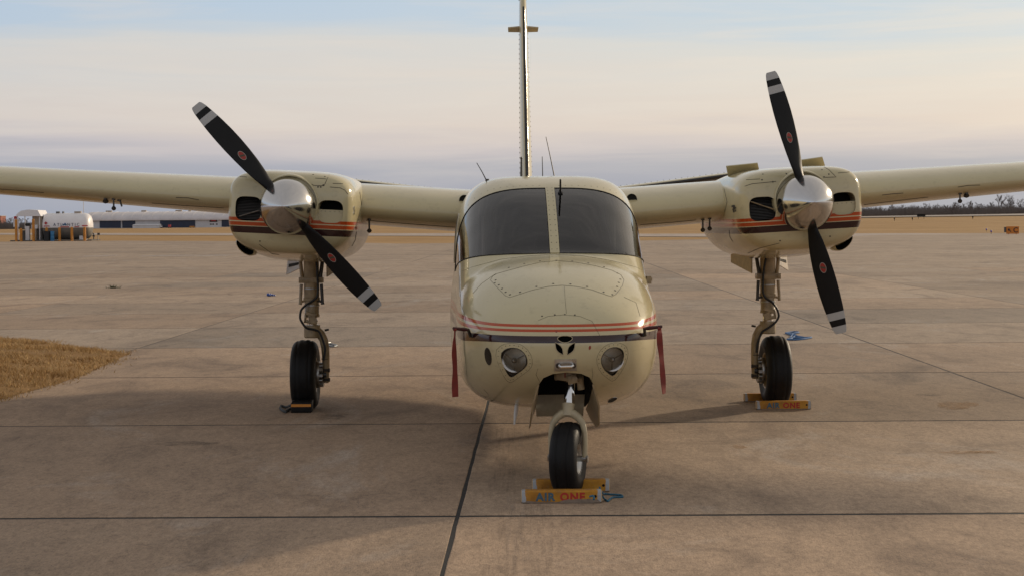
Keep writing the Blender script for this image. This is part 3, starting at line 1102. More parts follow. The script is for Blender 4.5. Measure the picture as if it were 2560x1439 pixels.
# nose hatch outline with screws
HATCH = [(1226, 700), (1232, 690), (1243, 684), (1300, 668), (1350, 656), (1394, 652), (1440, 656), (1490, 665), (1530, 676), (1552, 687), (1560, 700), (1556, 714), (1540, 735),
         (1530, 741), (1519, 738), (1480, 724), (1440, 716), (1405, 713), (1370, 716), (1330, 725), (1290, 738), (1274, 743), (1264, 739), (1240, 715)]
hl = [hpix(x, y) for x, y in dens(HATCH, True, 6)]
surf_line(hl, 0.0010, 5, True).build('hatch_gap', M['seam'], fus)
c0 = np.mean(np.array(HATCH), axis=0)
sc = [(1239, 700), (1237, 707), (1247, 712), (1255, 721), (1264, 730), (1275, 736), (1300, 730), (1341, 716), (1383, 709), (1426, 710), (1468, 716), (1509, 730), (1531, 736), (1538, 726), (1543, 716), (1547, 706), (1551, 698),
      (1272, 669), (1311, 659), (1350, 653), (1391, 651), (1431, 653), (1471, 658), (1510, 667), (1544, 683)]
screws([hpix(x, y) for x, y in sc], 0.0065, 0.0015).build('hatch_screws', M['screw'], fus)['kind'] = 'stuff'
sm = MB()
for ln in ([(1146, 682), (1180, 668), (1250, 649), (1320, 640), (1385, 636), (1450, 639), (1530, 652), (1590, 668), (1614, 680)],
           [(1411, 716), (1413, 750), (1416, 783)], [(1182, 733), (1205, 708), (1240, 684)],
           [(1148, 690), (1152, 760), (1164, 790), (1160, 830), (1162, 880), (1168, 940)],
           [(1560, 742), (1590, 756), (1600, 790)],
           [(1346, 800), (1370, 790), (1410, 786), (1450, 790), (1480, 802), (1498, 835), (1502, 850)],
           [(1350, 955), (1340, 935), (1345, 920)], [(1478, 955), (1482, 935), (1480, 918)],
           [(1200, 985), (1215, 992), (1222, 986), (1210, 972)], [(1552, 978), (1566, 995)]):
    h = [hpix(x, y) for x, y in dens(ln, False, 8)]
    h = [q for q in h if q]
    surf_line(h, 0.0009, 5, mb=sm)
sm.build('panel_lines', M['seam'], fus)['kind'] = 'stuff'
scr = [(x, 791.5 - 6 * math.cos((x - 1410) / 45)) for x in (1355, 1387, 1412, 1437)]
screws([hpix(x, y) for x, y in scr], 0.005, 0.0015).build('nose_cap_screws', M['screw'], fus)['kind'] = 'stuff'
# rivets along the windshield top and on the centre post
rv = []
for k in range(26):
    u = -0.55 + 1.1 * k / 25
    if abs(u) < 0.05: continue
    h = HULL.hit((u, 1.60 + 0.06 + 0.20 * (abs(u) / 0.6) ** 3, 3.0), (0, 0, -1))
    if h: rv.append(h)
screws(rv, 0.0034, 0.0008, 6).build('windshield_rivets', M['screw'], fus)['kind'] = 'stuff'
rv = []
for k in range(14):
    v_ = 0.90 + 0.70 * k / 13
    for u in (-0.017, 0.015):
        p, nn = HULL.hit((u, v_, 3.0), (0, 0, -1))
        rv.append((p + nn * 0.007, nn))
screws(rv, 0.0034, 0.0008, 6).build('post_rivets', M['screw'], fus)['kind'] = 'stuff'

# landing lights
M['lamp'] = simple('lamp_reflector', (0.86, 0.86, 0.84), 0.32, 0.05, var=0.1, scale=30)
for poly in (LIGHT_L, LIGHT_R):
    cxy = np.mean(np.array(poly), axis=0)
    q, qn = hpix(*cxy)
    lo, ld = lray(*cxy)
    ctr = q + Vector((0, 0.055, 0))
    ax = Vector((0, -1, 0.05)).normalized()
    rot = Vector((0, 1, 0)).rotation_difference(-ax).to_matrix()
    lamp = MB().lathe([(0.012, 0.03), (0.03, 0.026), (0.05, 0.012), (0.060, -0.006), (0.066, -0.010), (0.068, -0.004), (0.069, 0.03)], 'Y', ctr, 28, rot=rot).build('landing_light', M['lamp'], fus)
    bl = MB()
    bl.lathe([(0.0005, -0.014), (0.010, -0.012), (0.016, -0.004), (0.017, 0.004), (0.014, 0.03)], 'Y', ctr, 16, rot=rot)
    for k in range(3):
        a = 2 * math.pi * k / 3 + 0.5
        bl.tube([ctr + Vector((math.cos(a) * 0.014, -0.004, math.sin(a) * 0.014)), ctr + Vector((math.cos(a) * 0.062, -0.006, math.sin(a) * 0.062))], 0.0035, 5)
    bl.build('lamp_bulb', M['steel'], fus)
    patch(hpix, poly, -0.003).build('light_cover', M['lens'], fus, smooth=80)
    big = [(cxy[0] + (x - cxy[0]) * 1.40, cxy[1] + (y - cxy[1]) * 1.36) for x, y in poly]
    surf_line([hpix(x, y) for x, y in big], 0.0009, 5, True).build('light_surround', M['seam'], fus)
    edge = [hpix(x, y) for x, y in poly]
    surf_line(edge, 0.0018, 6, True).build('light_rim', M['black'], fus)
    s2 = [hpix(cxy[0] + (x - cxy[0]) * 1.23, cxy[1] + (y - cxy[1]) * 1.21) for x, y in poly]
    screws(s2, 0.0026, 0.0012, 6).build('surround_screws', M['screw'], fus)['kind'] = 'stuff'
patch(hpix, ell(1220.5, 889.5, 7.5, 21, -0.15), 0.003).build('side_lens', M['greenlens'], fus, smooth=80)
patch(hpix, ell(1220.5, 889.5, 7.5, 21, -0.15), 0.001).build('side_lens_backing', M['dark_steel'], fus, smooth=80)
surf_line([hpix(x, y) for x, y in ell(1220.5, 889.5, 8, 21.5, -0.15)], 0.002, 6, True).build('side_lens_rim', M['seam'], fus)
patch(hpix, ell(1531, 998, 12.5, 4.0, -0.42), 0.002).build('drain_opening', M['pit'], fus, smooth=80)
surf_line([hpix(x, y) for x, y in ell(1531, 998, 13, 4.4, -0.42)], 0.002, 6, True).build('drain_rim', M['steel'], fus)
M['chip'] = simple('red_primer_chip', (0.28, 0.05, 0.03), 0.6)
patch(hpix, ell(1474.5, 868, 3.0, 5.5, 0.2, 9), 0.0008).build('paint_chip', M['chip'], fus, smooth=80)
patch(hpix, ell(1391, 828, 2.6, 2.4, 0.2, 9), 0.0008).build('paint_chip', M['chip'], fus, smooth=80)
# nose boss around the two inlets and tow plate with its bar
boss = MB()
for e in (EYE_L, EYE_R, BROW):
    surf_line([hpix(x, y) for x, y in e], 0.0022, 6, True, mb=boss)
boss.build('inlet_lips', M['cream_dull'], fus)
TOW = rounded([(1387, 897), (1441, 896), (1442, 924), (1386, 925)], 0)
thick_patch(hpix, dens(TOW, True, 9), 0.006).build('tow_plate', M['alu'], fus)
p0, n0 = hpix(1398, 909)
p1, n1 = hpix(1431, 908)
tb = MB()
tb.tube([p0 + n0 * 0.004, p0 + n0 * 0.022, p0 * 0.86 + p1 * 0.14 + n0 * 0.034, p0 * 0.14 + p1 * 0.86 + n1 * 0.034, p1 + n1 * 0.022, p1 + n1 * 0.004], 0.008, 10)
tb.build('tow_bar', M['chrome'], fus)
for x in (1396, 1433):
    p, nn = hpix(x, 911)
    MB().tube([p + nn * 0.004, p + nn * 0.012], 0.015, 14).build('tow_boss', M['dark_steel'], fus)

# nose gear well: rear ramp and doors
MB().prism([(-0.15, 0, 0.505), (0.15, 0, 0.505), (0.14, 0, 0.375), (-0.14, 0, 0.375)], (0, 0.34, 0), (0, 0.352, 0)).build('well_ramp', M['cream_dull'], fus)
def door(name, pts, parent, mat=None, t=0.008, nrm=None):
    pts = [Vector(p) for p in pts]
    nn = nrm or (pts[1] - pts[0]).cross(pts[2] - pts[0]).normalized()
    return MB().prism(pts, -nn * t / 2, nn * t / 2).build(name, mat or M['cream_dull'], parent)
dr = [Vector((0.158, -0.26, 0.625)), Vector((0.165, -0.20, 0.60)), Vector((0.162, 0.05, 0.50)), Vector((0.16, 0.36, 0.415)), Vector((0.185, 0.34, 0.36)), Vector((0.205, 0.10, 0.335)), Vector((0.205, -0.08, 0.375)), Vector((0.195, -0.22, 0.50))]
door('nose_gear_door', dr, fus, M['gear'], nrm=Vector((0.97, 0.05, 0.2)).normalized())
dl = [Vector((-p.x * 0.93, p.y, p.z)) for i, p in enumerate(dr)]
door('nose_gear_door', dl, fus, M['gear'], nrm=Vector((-0.97, 0.05, 0.2)).normalized())
# small mast under the belly
p_top, p_bot = lpt(1293, 1000, 0.50), lpt(1286, 1060, 0.46)
MB().tube([p_top + Vector((0, 0, 0.05)), p_top, p_top * 0.5 + p_bot * 0.5, p_bot], [0.013, 0.013, 0.012, 0.005], 10).build('drain_mast', M['white'], fus)
# bracket on the right flank, side windows
p, nn = HULL.hit((2, 1.15, 1.155), (-1, 0, 0))
MB().box(p + nn * 0.012, (0.03, 0.05, 0.05)).box(p + nn * 0.028, (0.012, 0.03, 0.02)).build('flank_bracket', M['gear'], fus)
def hside(s):
    return lambda v_, z_: HULL.hit((2 * s, v_, z_), (-s, 0, 0))
for s in (-1, 1):
    for v0, v1 in ((2.16, 2.75), (2.95, 3.45)):
        poly = dens(rounded([(v0, 1.25), (v1, 1.25), (v1 - 0.03, 1.60), (v0 + 0.02, 1.60)], 2), True, 0.05)
        patch(hside(s), poly, 0.004).build('side_window', M['black'], fus, smooth=80)
        surf_line([hside(s)(x, y) for x, y in poly], 0.006, 6, True).build('window_rim', M['cream_dull'], fus)

# air temperature probe on the glass, aerials on the roof
p, nn = hpix(1401, 484)
q = lpt(1401, 450, p.y - 0.16)
pr = MB()
pr.tube([p - nn * 0.01, p + nn * 0.01], 0.017, 12)
pr.tube([p, q], [0.007, 0.006], 8)
pr.build('temperature_probe', M['black'], fus)
def aerial(bx, by, tx, ty, v0, v1, r=0.0028, ball=0):
    a, b_ = lpt(bx, by, v0), lpt(tx, ty, v1)
    h = HULL.hit((a.x, v0, 3), (0, 0, -1))
    a2 = h[0] if h else a
    m_ = MB().tube([a2 - Vector((0, 0, 0.01)), a2 * 0.5 + b_ * 0.5, b_], [r * 1.8, r * 1.3, r], 6)
    m_.tube([a2 - Vector((0, 0, 0.005)), a2 + Vector((0, 0, 0.012))], 0.014, 10)
    if ball:
        m_.lathe([(0.0005, -ball), (ball * 0.7, -ball * 0.7), (ball, 0), (ball * 0.7, ball * 0.7), (0.0005, ball)], 'Z', b_, 10)
    return m_.build('whip_aerial', M['dark_steel'], fus)
aerial(1218, 450, 1192, 408, 2.3, 2.5)
aerial(1387, 437, 1365, 343, 3.0, 3.3)
aerial(1357, 440, 1355.5, 392, 4.4, 4.45, 0.003)
aerial(1303, 440, 1303.5, 396, 5.3, 5.3, 0.008, 0.012)

# cockpit inside
M['trim'] = simple('cockpit_trim', (0.035, 0.034, 0.034), 0.8, var=0.3, scale=6)
M['seat'] = simple('seat_cloth', (0.30, 0.26, 0.20), 0.85, var=0.2, scale=12, bmp=0.2)
M['curtain'] = simple('beige_curtain', (0.55, 0.48, 0.38), 0.9, var=0.2, scale=5)
gs = MB()
gs.prism([(-0.40, 0, 1.30), (0.40, 0, 1.30), (0.44, 0, 1.255), (-0.44, 0, 1.255)], (0, 1.0, 0), (0, 1.30, 0))
gs.prism([(-0.48, 0, 1.26), (0.48, 0, 1.26), (0.50, 0, 0.95), (-0.50, 0, 0.95)], (0, 1.28, 0), (0, 1.31, 0))
gs.build('glare_shield', M['trim'], fus)
for u in (-0.28, 0.28):
    st = MB()
    st.box((u, 2.10, 1.16), (0.42, 0.13, 0.62), Matrix.Rotation(R(-10), 3, 'X'))
    st.box((u, 1.86, 0.88), (0.42, 0.45, 0.12))
    st.box((u, 2.17, 1.56), (0.20, 0.08, 0.14))
    me = st.mesh('seat', 0)
    bevel_mesh(me, 0.03, 3)
    obj('cockpit_seat', me, M['seat'], fus)
MB().box((0, 3.4, 1.12), (1.02, 0.02, 1.30)).build('cabin_bulkhead', M['trim'], fus)
MB().box((0, 2.1, 0.72), (1.2, 2.6, 0.03)).build('cabin_floor', M['trim'], fus)
for s in (-1, 1):
    cu = MB()
    pts = []
    for k in range(17):
        v_ = 1.78 + 0.24 * k / 16
        pts.append((s * (0.45 + 0.012 * math.sin(k * 1.9)), v_))
    cu.add([(x, y, z) for z in (1.28, 1.58) for x, y in pts], [(k, k + 1, 17 + k + 1, 17 + k) for k in range(16)])
    cu.build('curtain', M['curtain'], fus, smooth=60)

# ---- pitot masts (part of the airplane); covers hang on them as own things
PIT = {}
for nm, base, elbow, tip in (('l', (1181, 838), (1171, 824), (1137, 820)), ('r', (1608, 836), (1611, 821), (1650, 816))):
    p, nn = hpix(*base)
    e = lpt(*elbow, p.y - 0.05)
    t_ = lpt(*tip, p.y - 0.16)
    MB().tube([p - nn * 0.02, p + nn * 0.012, e, e * 0.7 + t_ * 0.3 + Vector((0, 0, 0.004)), t_], [0.012, 0.011, 0.0095, 0.0085, 0.008], 10).build('pitot_mast', M['dark_steel'], fus)
    PIT[nm] = (e + FOFF, t_ + FOFF)
def lray(px, py):                           # from here on: pixel -> ray in airplane space
    o, d = ray(px, py)
    return PI @ o, (PI.to_3x3() @ d).normalized()

# ---- wings
def airfoil(n=34, t=0.15, m_=0.02, p_=0.4):
    x = 0.5 * (1 - np.cos(np.linspace(0, math.pi, n)))
    yt = 5 * t * (0.2969 * np.sqrt(x) - 0.126 * x - 0.3516 * x**2 + 0.2843 * x**3 - 0.1036 * x**4)
    yc = np.where(x < p_, m_ / p_**2 * (2 * p_ * x - x**2), m_ / (1 - p_)**2 * ((1 - 2 * p_) + 2 * p_ * x - x**2)) if m_ else 0 * x
    up = np.stack([x, yc + yt], 1)
    lo = np.stack([x, yc - yt], 1)
    return np.vstack([up[::-1], lo[1:-1]])
def wing_z(u): return 1.66 + (abs(u) - 1.17) * 0.0745
WST = [(0.50, 3.33, 2.46, 0.144), (1.2, 3.34, 2.42, 0.142), (2.4, 3.37, 2.30, 0.137), (4.0, 3.50, 1.94, 0.128), (5.6, 3.66, 1.55, 0.13), (7.1, 3.80, 1.18, 0.12), (7.36, 3.86, 1.04, 0.10), (7.46, 3.98, 0.80, 0.05)]
WING = {}
for s in (-1, 1):
    us = np.concatenate([np.linspace(0.5, 7.1, 40), [7.25, 7.36, 7.42, 7.46]])
    wc = np.array(WST)
    rings = []
    for u in us:
        le, ch, th = (np.interp(u, wc[:, 0], wc[:, k]) for k in (1, 2, 3))
        af = airfoil(34, th)
        f, h = af[:, 0], af[:, 1]
        z = wing_z(u) + (0.30 - f) * ch * math.tan(R(0.9)) + h * ch - 0.012 * ch
        rings.append(np.stack([np.full(len(f), s * u), le + f * ch, z], 1))
    me = loft_mesh('wing', rings)
    me.set_sharp_from_angle(angle=R(50))
    WING[s] = (obj('wing', me, M['cream'], plane), Skin(me))
def wpix(s, px, py):
    return WING[s][1].hit(*lray(px, py))
for s, lines in ((-1, ([(915, 551), (1000, 558), (1080, 564), (1146, 569)], [(0, 473), (60, 477), (110, 482)], [(380, 508), (460, 514), (560, 520)], [(440, 494), (470, 495), (497, 500)])),
                 (1, ([(1600, 562), (1680, 556), (1740, 550)], [(2160, 512), (2250, 501), (2320, 493)], [(2205, 488), (2230, 485), (2258, 483)], [(2395, 468), (2420, 464), (2450, 463)]))):
    mb = MB()
    for ln in lines:
        h = [wpix(s, x, y) for x, y in dens(ln, False, 12)]
        h = [q for q in h if q]
        if len(h) > 1: surf_line(h, 0.003, 5, mb=mb)
    # flap and aileron gap along the span, spar joint lines underneath
    sk = WING[s][1]
    for f0, ua, ub in ((0.76, 0.7, 4.2), (0.74, 4.25, 7.0)):
        h = []
        for k in range(30):
            u = ua + (ub - ua) * k / 29
            le, ch = np.interp(u, wc[:, 0], wc[:, 1]), np.interp(u, wc[:, 0], wc[:, 2])
            q = sk.hit((s * u, le + f0 * ch, 0.5), (0, 0, 1))
            if q: h.append(q)
        surf_line(h, 0.005, 5, mb=mb)
    mb.build('flap_gap', M['seam'], WING[s][0])
# root inlets, tie-down rings, hinge brackets and drains
for s, pp in ((-1, (1161, 501)), (1, (1579, 498))):
    h = wpix(s, *pp)
    if h:
        p, nn = h
        p = p + Vector((0, -0.02, 0))
        mb = MB()
        mb.lathe([(0.0005, 0.003), (0.034, 0.003), (0.036, -0.004), (0.040, -0.006), (0.042, 0.01)], 'Y', p, 20)
        mb.build('root_inlet', M['pit'], WING[s][0])
def hanger(s, px, py, L, foot=0.02, tilt=0.0, name='tie_down_ring', v=None):
    h = wpix(s, px, py)
    if not h: return
    p = h[0]
    q = p + Vector((tilt, 0, -L))
    mb = MB()
    mb.tube([p + Vector((0, 0, 0.02)), q], 0.007, 8)
    mb.tube([p + Vector((0, 0, 0.01)), p - Vector((0, 0, 0.008))], 0.015, 10)
    if foot:
        mb.lathe([(0.0005, -0.02), (foot * 0.7, -0.014), (foot, 0.0), (foot * 0.6, 0.012), (0.0005, 0.02)], 'Z', q, 10)
    mb.build(name, M['dark_steel'], WING[s][0])
hanger(-1, 284, 498, 0.072); hanger(-1, 264, 497, 0.02, 0.026, name='fuel_drain'); hanger(-1, 298, 501, 0.05, 0, 0.02, name='vent_pipe')
hanger(1, 2400, 484, 0.06); hanger(1, 2416, 483, 0.02, 0.026, name='fuel_drain')
hanger(-1, 923, 548, 0.09); hanger(1, 1757, 548, 0.085); hanger(1, 1774, 546, 0.08)

# ---- tail
FST = [(1.66, 7.75, 1.62, 0.145), (2.6, 8.28, 1.22, 0.118), (3.72, 8.80, 0.84, 0.096), (4.0, 8.94, 0.72, 0.084), (4.07, 9.02, 0.58, 0.075)]
fc = np.array(FST)
def fin_rings(zs, grow=0.0, front=None, lead=0.0):
    out = []
    for z in zs:
        le, ch, th = (np.interp(z, fc[:, 0], fc[:, k]) for k in (1, 2, 3))
        af = airfoil(40, 1.0, 0.0)
        af[:, 1] *= th
        if front is not None:
            n = len(af)
            idx = [i for i in range(n) if af[i, 0] <= front]
            af = af[idx]
        out.append(np.stack([af[:, 1] * (1 + grow), np.full(len(af), 0) + le - lead + af[:, 0] * ch, np.full(len(af), z)], 1))
    return out
fin_me = loft_mesh('tail_fin', fin_rings(np.concatenate([np.linspace(1.66, 4.0, 24), [4.04, 4.07]])))
fin_me.set_sharp_from_angle(angle=R(50))
fin = obj('tail_fin', fin_me, M['cream'], plane)
rr = fin_rings(np.linspace(1.70, 3.95, 24), 0.06, 0.010, 0.006)
mb = MB()
n = len(rr[0])
mb.add([tuple(p) for r_ in rr for p in r_], [(i * n + k, i * n + k + 1, (i + 1) * n + k + 1, (i + 1) * n + k) for i in range(len(rr) - 1) for k in range(n - 1)])
mb.build('boot_shade_strip', M['boot_shade'], fin, smooth=60)  # rubber de-icing strip on the fin's leading edge
mb = MB()
for k in range(34):
    z = 1.85 + 1.85 * k / 33
    le, ch, th = (np.interp(z, fc[:, 0], fc[:, kk]) for kk in (1, 2, 3))
    for s in (-1, 1):
        mb.box((s * (th / 2 - 0.001), le + 0.26 * ch, z + (0.012 if s > 0 else 0)), (0.009, 0.03, 0.003), Matrix.Rotation(R(18 * s), 3, 'X'))
mb.build('vortex_generators', M['seam'], fin, smooth=0)['kind'] = 'stuff'
for s in (-1, 1):
    MB().prism([(s * 0.035, 8.98, 3.735), (s * 0.172, 9.07, 3.733), (s * 0.168, 9.19, 3.703), (s * 0.035, 9.19, 3.70)], (0, 0, -0.006), (0, 0, 0.006)).build('blade_aerial', M['cream_dull'], fin)
mb = MB().lathe([(0.045, 0.0), (0.045, 0.03), (0.034, 0.05), (0.032, 0.10), (0.02, 0.125), (0.0005, 0.13)], 'Z', (0, 9.25, 4.06), 16)
mb.build('beacon', M['dark_steel'], fin)
for s in (-1, 1):
    rings = []
    for u in np.concatenate([np.linspace(0.06, 2.45, 16), [2.52, 2.56]]):
        ch = np.interp(u, [0, 2.45, 2.56], [1.25, 0.78, 0.5])
        le = 8.05 + 0.13 * u + (0.1 if u > 2.5 else 0)
        af = airfoil(26, 0.10 if u < 2.5 else 0.05, 0.0)
        rings.append(np.stack([np.full(len(af), s * u), le + af[:, 0] * ch, 1.738 + 0.130 * u + (0.3 - af[:, 0]) * ch * 0.03 + af[:, 1] * ch], 1))
    me = loft_mesh('horizontal_stabilizer', rings)
    me.set_sharp_from_angle(angle=R(50))
    st = obj('horizontal_stabilizer', me, M['cream'], plane)
    mb = MB()
    n_ = 0
    rows = []
    for u in np.linspace(0.30, 2.44, 14):
        ch = np.interp(u, [0, 2.45], [1.25, 0.78])
        le = 8.05 + 0.13 * u
        af = airfoil(26, 0.104, 0.0)
        af = np.array([p for p in af if p[0] < 0.12 and p[1] < 0.022])
        n_ = len(af)
        rows += [(s * u, le - 0.004 + af[k, 0] * ch, 1.738 + 0.130 * u + (0.3 - af[k, 0]) * ch * 0.03 + af[k, 1] * ch) for k in range(n_)]
    mb.add(rows, [(i * n_ + k, i * n_ + k + 1, (i + 1) * n_ + k + 1, (i + 1) * n_ + k) for i in range(13) for k in range(n_ - 1)])
    mb.build('boot_shade_strip', M['boot_shade'], st, smooth=60)  # dark strip added to colour in the stabilizer's shaded underside
    mb = MB()
    for k in range(32):
        u = 0.3 + 2.1 * k / 31
        ch = np.interp(u, [0, 2.45], [1.25, 0.78])
        mb.box((s * u, 8.05 + 0.13 * u + 0.3 * ch, 1.738 + 0.130 * u + 0.052 * ch + 0.001), (0.004, 0.03, 0.010))
    mb.build('vortex_generators', M['seam'], st, smooth=0)['kind'] = 'stuff'

# ---- nacelles
NU, NV, NZ = 1.908, 2.66, 1.663
NST = np.array([(0.050, 0.20, 0.10, -0.16), (0.054, 0.34, 0.180, -0.235), (0.068, 0.395, 0.214, -0.280), (0.100, 0.436, 0.240, -0.315), (0.17, 0.464, 0.259, -0.345),
                (0.30, 0.478, 0.272, -0.365), (0.6, 0.486, 0.284, -0.400), (1.2, 0.488, 0.285, -0.430), (1.8, 0.478, 0.270, -0.430),
                (2.6, 0.430, 0.220, -0.350), (3.3, 0.330, 0.130, -0.220), (3.9, 0.180, 0.030, -0.090), (4.1, 0.100, -0.01, -0.06)])
yy = np.concatenate([np.linspace(0.05, 0.17, 16), np.linspace(0.19, 0.6, 10), np.linspace(0.68, 4.1, 34)])
nr = []
for y in yy:
    w, zt, zb = (float(pchip(NST[:, 0], NST[:, k], [y])[0]) for k in (1, 2, 3))
    s_ = super_section(w, zt, zb, -0.03, 4.2, 3.0, 0.0, 112)
    nr.append(np.stack([s_[:, 0], np.full(112, y), s_[:, 1]], 1))
nac_clean = loft_mesh('nacelle', nr)
NAC = Skin(nac_clean)
def sq(cx_, cz_, a, b_, n=5.0, k=28):
    o = []
    for i in range(k):
        t = 2 * math.pi * i / k
        o.append((cx_ + a * math.copysign(abs(math.cos(t)) ** (2 / n), math.cos(t)), cz_ + b_ * math.copysign(abs(math.sin(t)) ** (2 / n), math.sin(t))))
    return o
IN_A, IN_B = sq(-0.302, -0.026, 0.097, 0.090, 3.6), sq(0.304, -0.022, 0.094, 0.084, 3.2)
cuts = []
for poly in (IN_A, IN_B):
    cuts.append(MB().prism([(x, 0, z) for x, z in poly], (0, -0.1, 0), (0, 0.24, 0)).mesh('cut', 0))
nac_me = boolean(nac_clean.copy(), cuts)
nac_me.materials.clear()
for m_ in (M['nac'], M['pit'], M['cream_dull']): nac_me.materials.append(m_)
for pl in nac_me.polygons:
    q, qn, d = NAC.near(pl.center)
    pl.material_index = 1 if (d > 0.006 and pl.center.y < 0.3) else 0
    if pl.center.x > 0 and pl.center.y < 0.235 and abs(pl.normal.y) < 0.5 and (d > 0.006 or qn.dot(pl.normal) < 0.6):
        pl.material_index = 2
NAC.apply(nac_me)

M['spinner'], t, b, l = new_mat('polished_spinner_aluminium')
b.inputs['Metallic'].default_value = 1.0
b.inputs['Base Color'].default_value = (0.60, 0.59, 0.58, 1)
b.inputs['Roughness'].default_value = 0.17
nsp = noise_tex(t, 5.0, 5.0, 0.7, stretch=(1, 6, 1))
l.new(ramp(t, nsp, [(0.3, (0.10,) * 3), (0.7, (0.20,) * 3)]), b.inputs['Roughness'])
bump(t, b, noise_tex(t, 60.0, 2.0, 0.5, stretch=(1, 8, 1)), 0.03, 0.002)

# blade material: black with pale tip bands
M['propblade'], t, b, l = new_mat('propeller_blade_paint')
g = N(t, 'ShaderNodeTexCoord')
s_ = N(t, 'ShaderNodeSeparateXYZ')
l.new(g.outputs['Object'], s_.inputs[0])
col = ramp(t, noise_tex(t, 6.0, 4.0), [(0.3, (0.007, 0.007, 0.0075)), (0.7, (0.012, 0.0115, 0.0115))])
for z0, z1 in ((0.836, 0.892), (0.940, 1.2)):
    a_ = math_node(t, 'MULTIPLY', math_node(t, 'GREATER_THAN', s_.outputs[2], z0), math_node(t, 'LESS_THAN', s_.outputs[2], z1))
    col = mixc(t, a_, col, (0.46, 0.46, 0.45))
l.new(col, b.inputs['Base Color'])
b.inputs['Roughness'].default_value = 0.45
b.inputs['Specular IOR Level'].default_value = 0.22

def blade_mesh():
    rs = np.array([0.13, 0.19, 0.24, 0.30, 0.40, 0.50, 0.60, 0.70, 0.80, 0.88, 0.95, 0.985, 0.995])
    ch = np.array([0.070, 0.078, 0.098, 0.122, 0.142, 0.152, 0.156, 0.152, 0.140, 0.124, 0.106, 0.088, 0.070])
    tw = np.array([50, 46, 42, 37, 31, 27, 24, 21, 18.5, 17, 16, 15.5, 15.5])
    th = np.array([0.066, 0.062, 0.050, 0.040, 0.030, 0.024, 0.020, 0.017, 0.014, 0.011, 0.009, 0.007, 0.005])
    rings = []
    for r_ in np.concatenate([np.linspace(0.13, 0.95, 36), [0.965, 0.98, 0.988, 0.993, 0.996]]):
        c, w, h = (float(np.interp(r_, rs, q)) for q in (ch, tw, th))
        k = min(1.0, max(0.0, (r_ - 0.15) / 0.15))
        a = np.linspace(0, 2 * math.pi, 24, endpoint=False)
        x = np.cos(a) * c / 2
        y = np.sin(a) * h / 2 * (1 - 0.25 * k * np.abs(np.cos(a)) ** 2) + k * 0.10 * h * (1 - np.cos(a) ** 2)
        cw, sw = math.cos(R(w)), math.sin(R(w))
        rings.append(np.stack([x * cw - y * sw + 0.008 * math.sin(r_ * 3), x * sw + y * cw, np.full(24, r_)], 1))
    return loft_mesh('blade', rings)
BL = blade_mesh()
BL.set_sharp_from_angle(angle=R(60))
BSK = Skin(BL)
M['red_emblem'] = simple('red_emblem', (0.33, 0.03, 0.02), 0.5)
M['pale_emblem'] = simple('pale_emblem_rim', (0.30, 0.28, 0.24), 0.5)
def emblem(rx, rz, lift, band=False):
    def hf(x, z): return BSK.hit((x, -1, z), (0, 1, 0))
    poly = [(0.006 + rx * math.cos(2 * math.pi * k / 24), 0.495 + rz * math.sin(2 * math.pi * k / 24)) for k in range(24)]
    if band:
        poly = [(0.006 + x, 0.495 + z) for x, z in ((-0.017, 0.006), (-0.012, 0.014), (0.017, -0.002), (0.017, -0.010), (0.012, -0.014), (-0.016, -0.002))]
    return patch(hf, poly, lift)
EM1, EM2, EM3 = emblem(0.022, 0.040, 0.0006).mesh('emblem_rim', 80), emblem(0.0182, 0.0355, 0.0012).mesh('emblem', 80), emblem(0, 0, 0.0018, True).mesh('emblem_band', 80)
SP = [(0.150, 0.020), (0.184, 0.016), (0.1875, -0.02), (0.187, -0.06), (0.182, -0.110), (0.171, -0.155), (0.154, -0.195), (0.131, -0.232), (0.100, -0.272), (0.064, -0.308), (0.033, -0.332), (0.013, -0.343), (0.0006, -0.346)]
SP = [(a * 1.09, h * 1.12 + 0.012) for a, h in SP]
def fine_prof(p, k=4):
    x = np.arange(len(p))
    q = np.linspace(0, len(p) - 1, (len(p) - 1) * k + 1)
    a = np.array(p)
    return list(zip(pchip(x, a[:, 0], q), pchip(x, a[:, 1], q)))
SPM = MB().lathe(fine_prof(SP), 'Y', (0, 0, 0), 64).mesh('spinner', 50)
HUB = MB().lathe([(0.03, 0.060), (0.17, 0.056), (0.195, 0.050), (0.196, 0.036), (0.03, 0.036)], 'Y', (0, 0, 0), 48).mesh('hub', 40)
CUFF = MB().lathe([(0.046, 0.160), (0.050, 0.172), (0.050, 0.196), (0.044, 0.200)], 'Z', (0, -0.03, 0), 24).mesh('blade_cuff', 50)

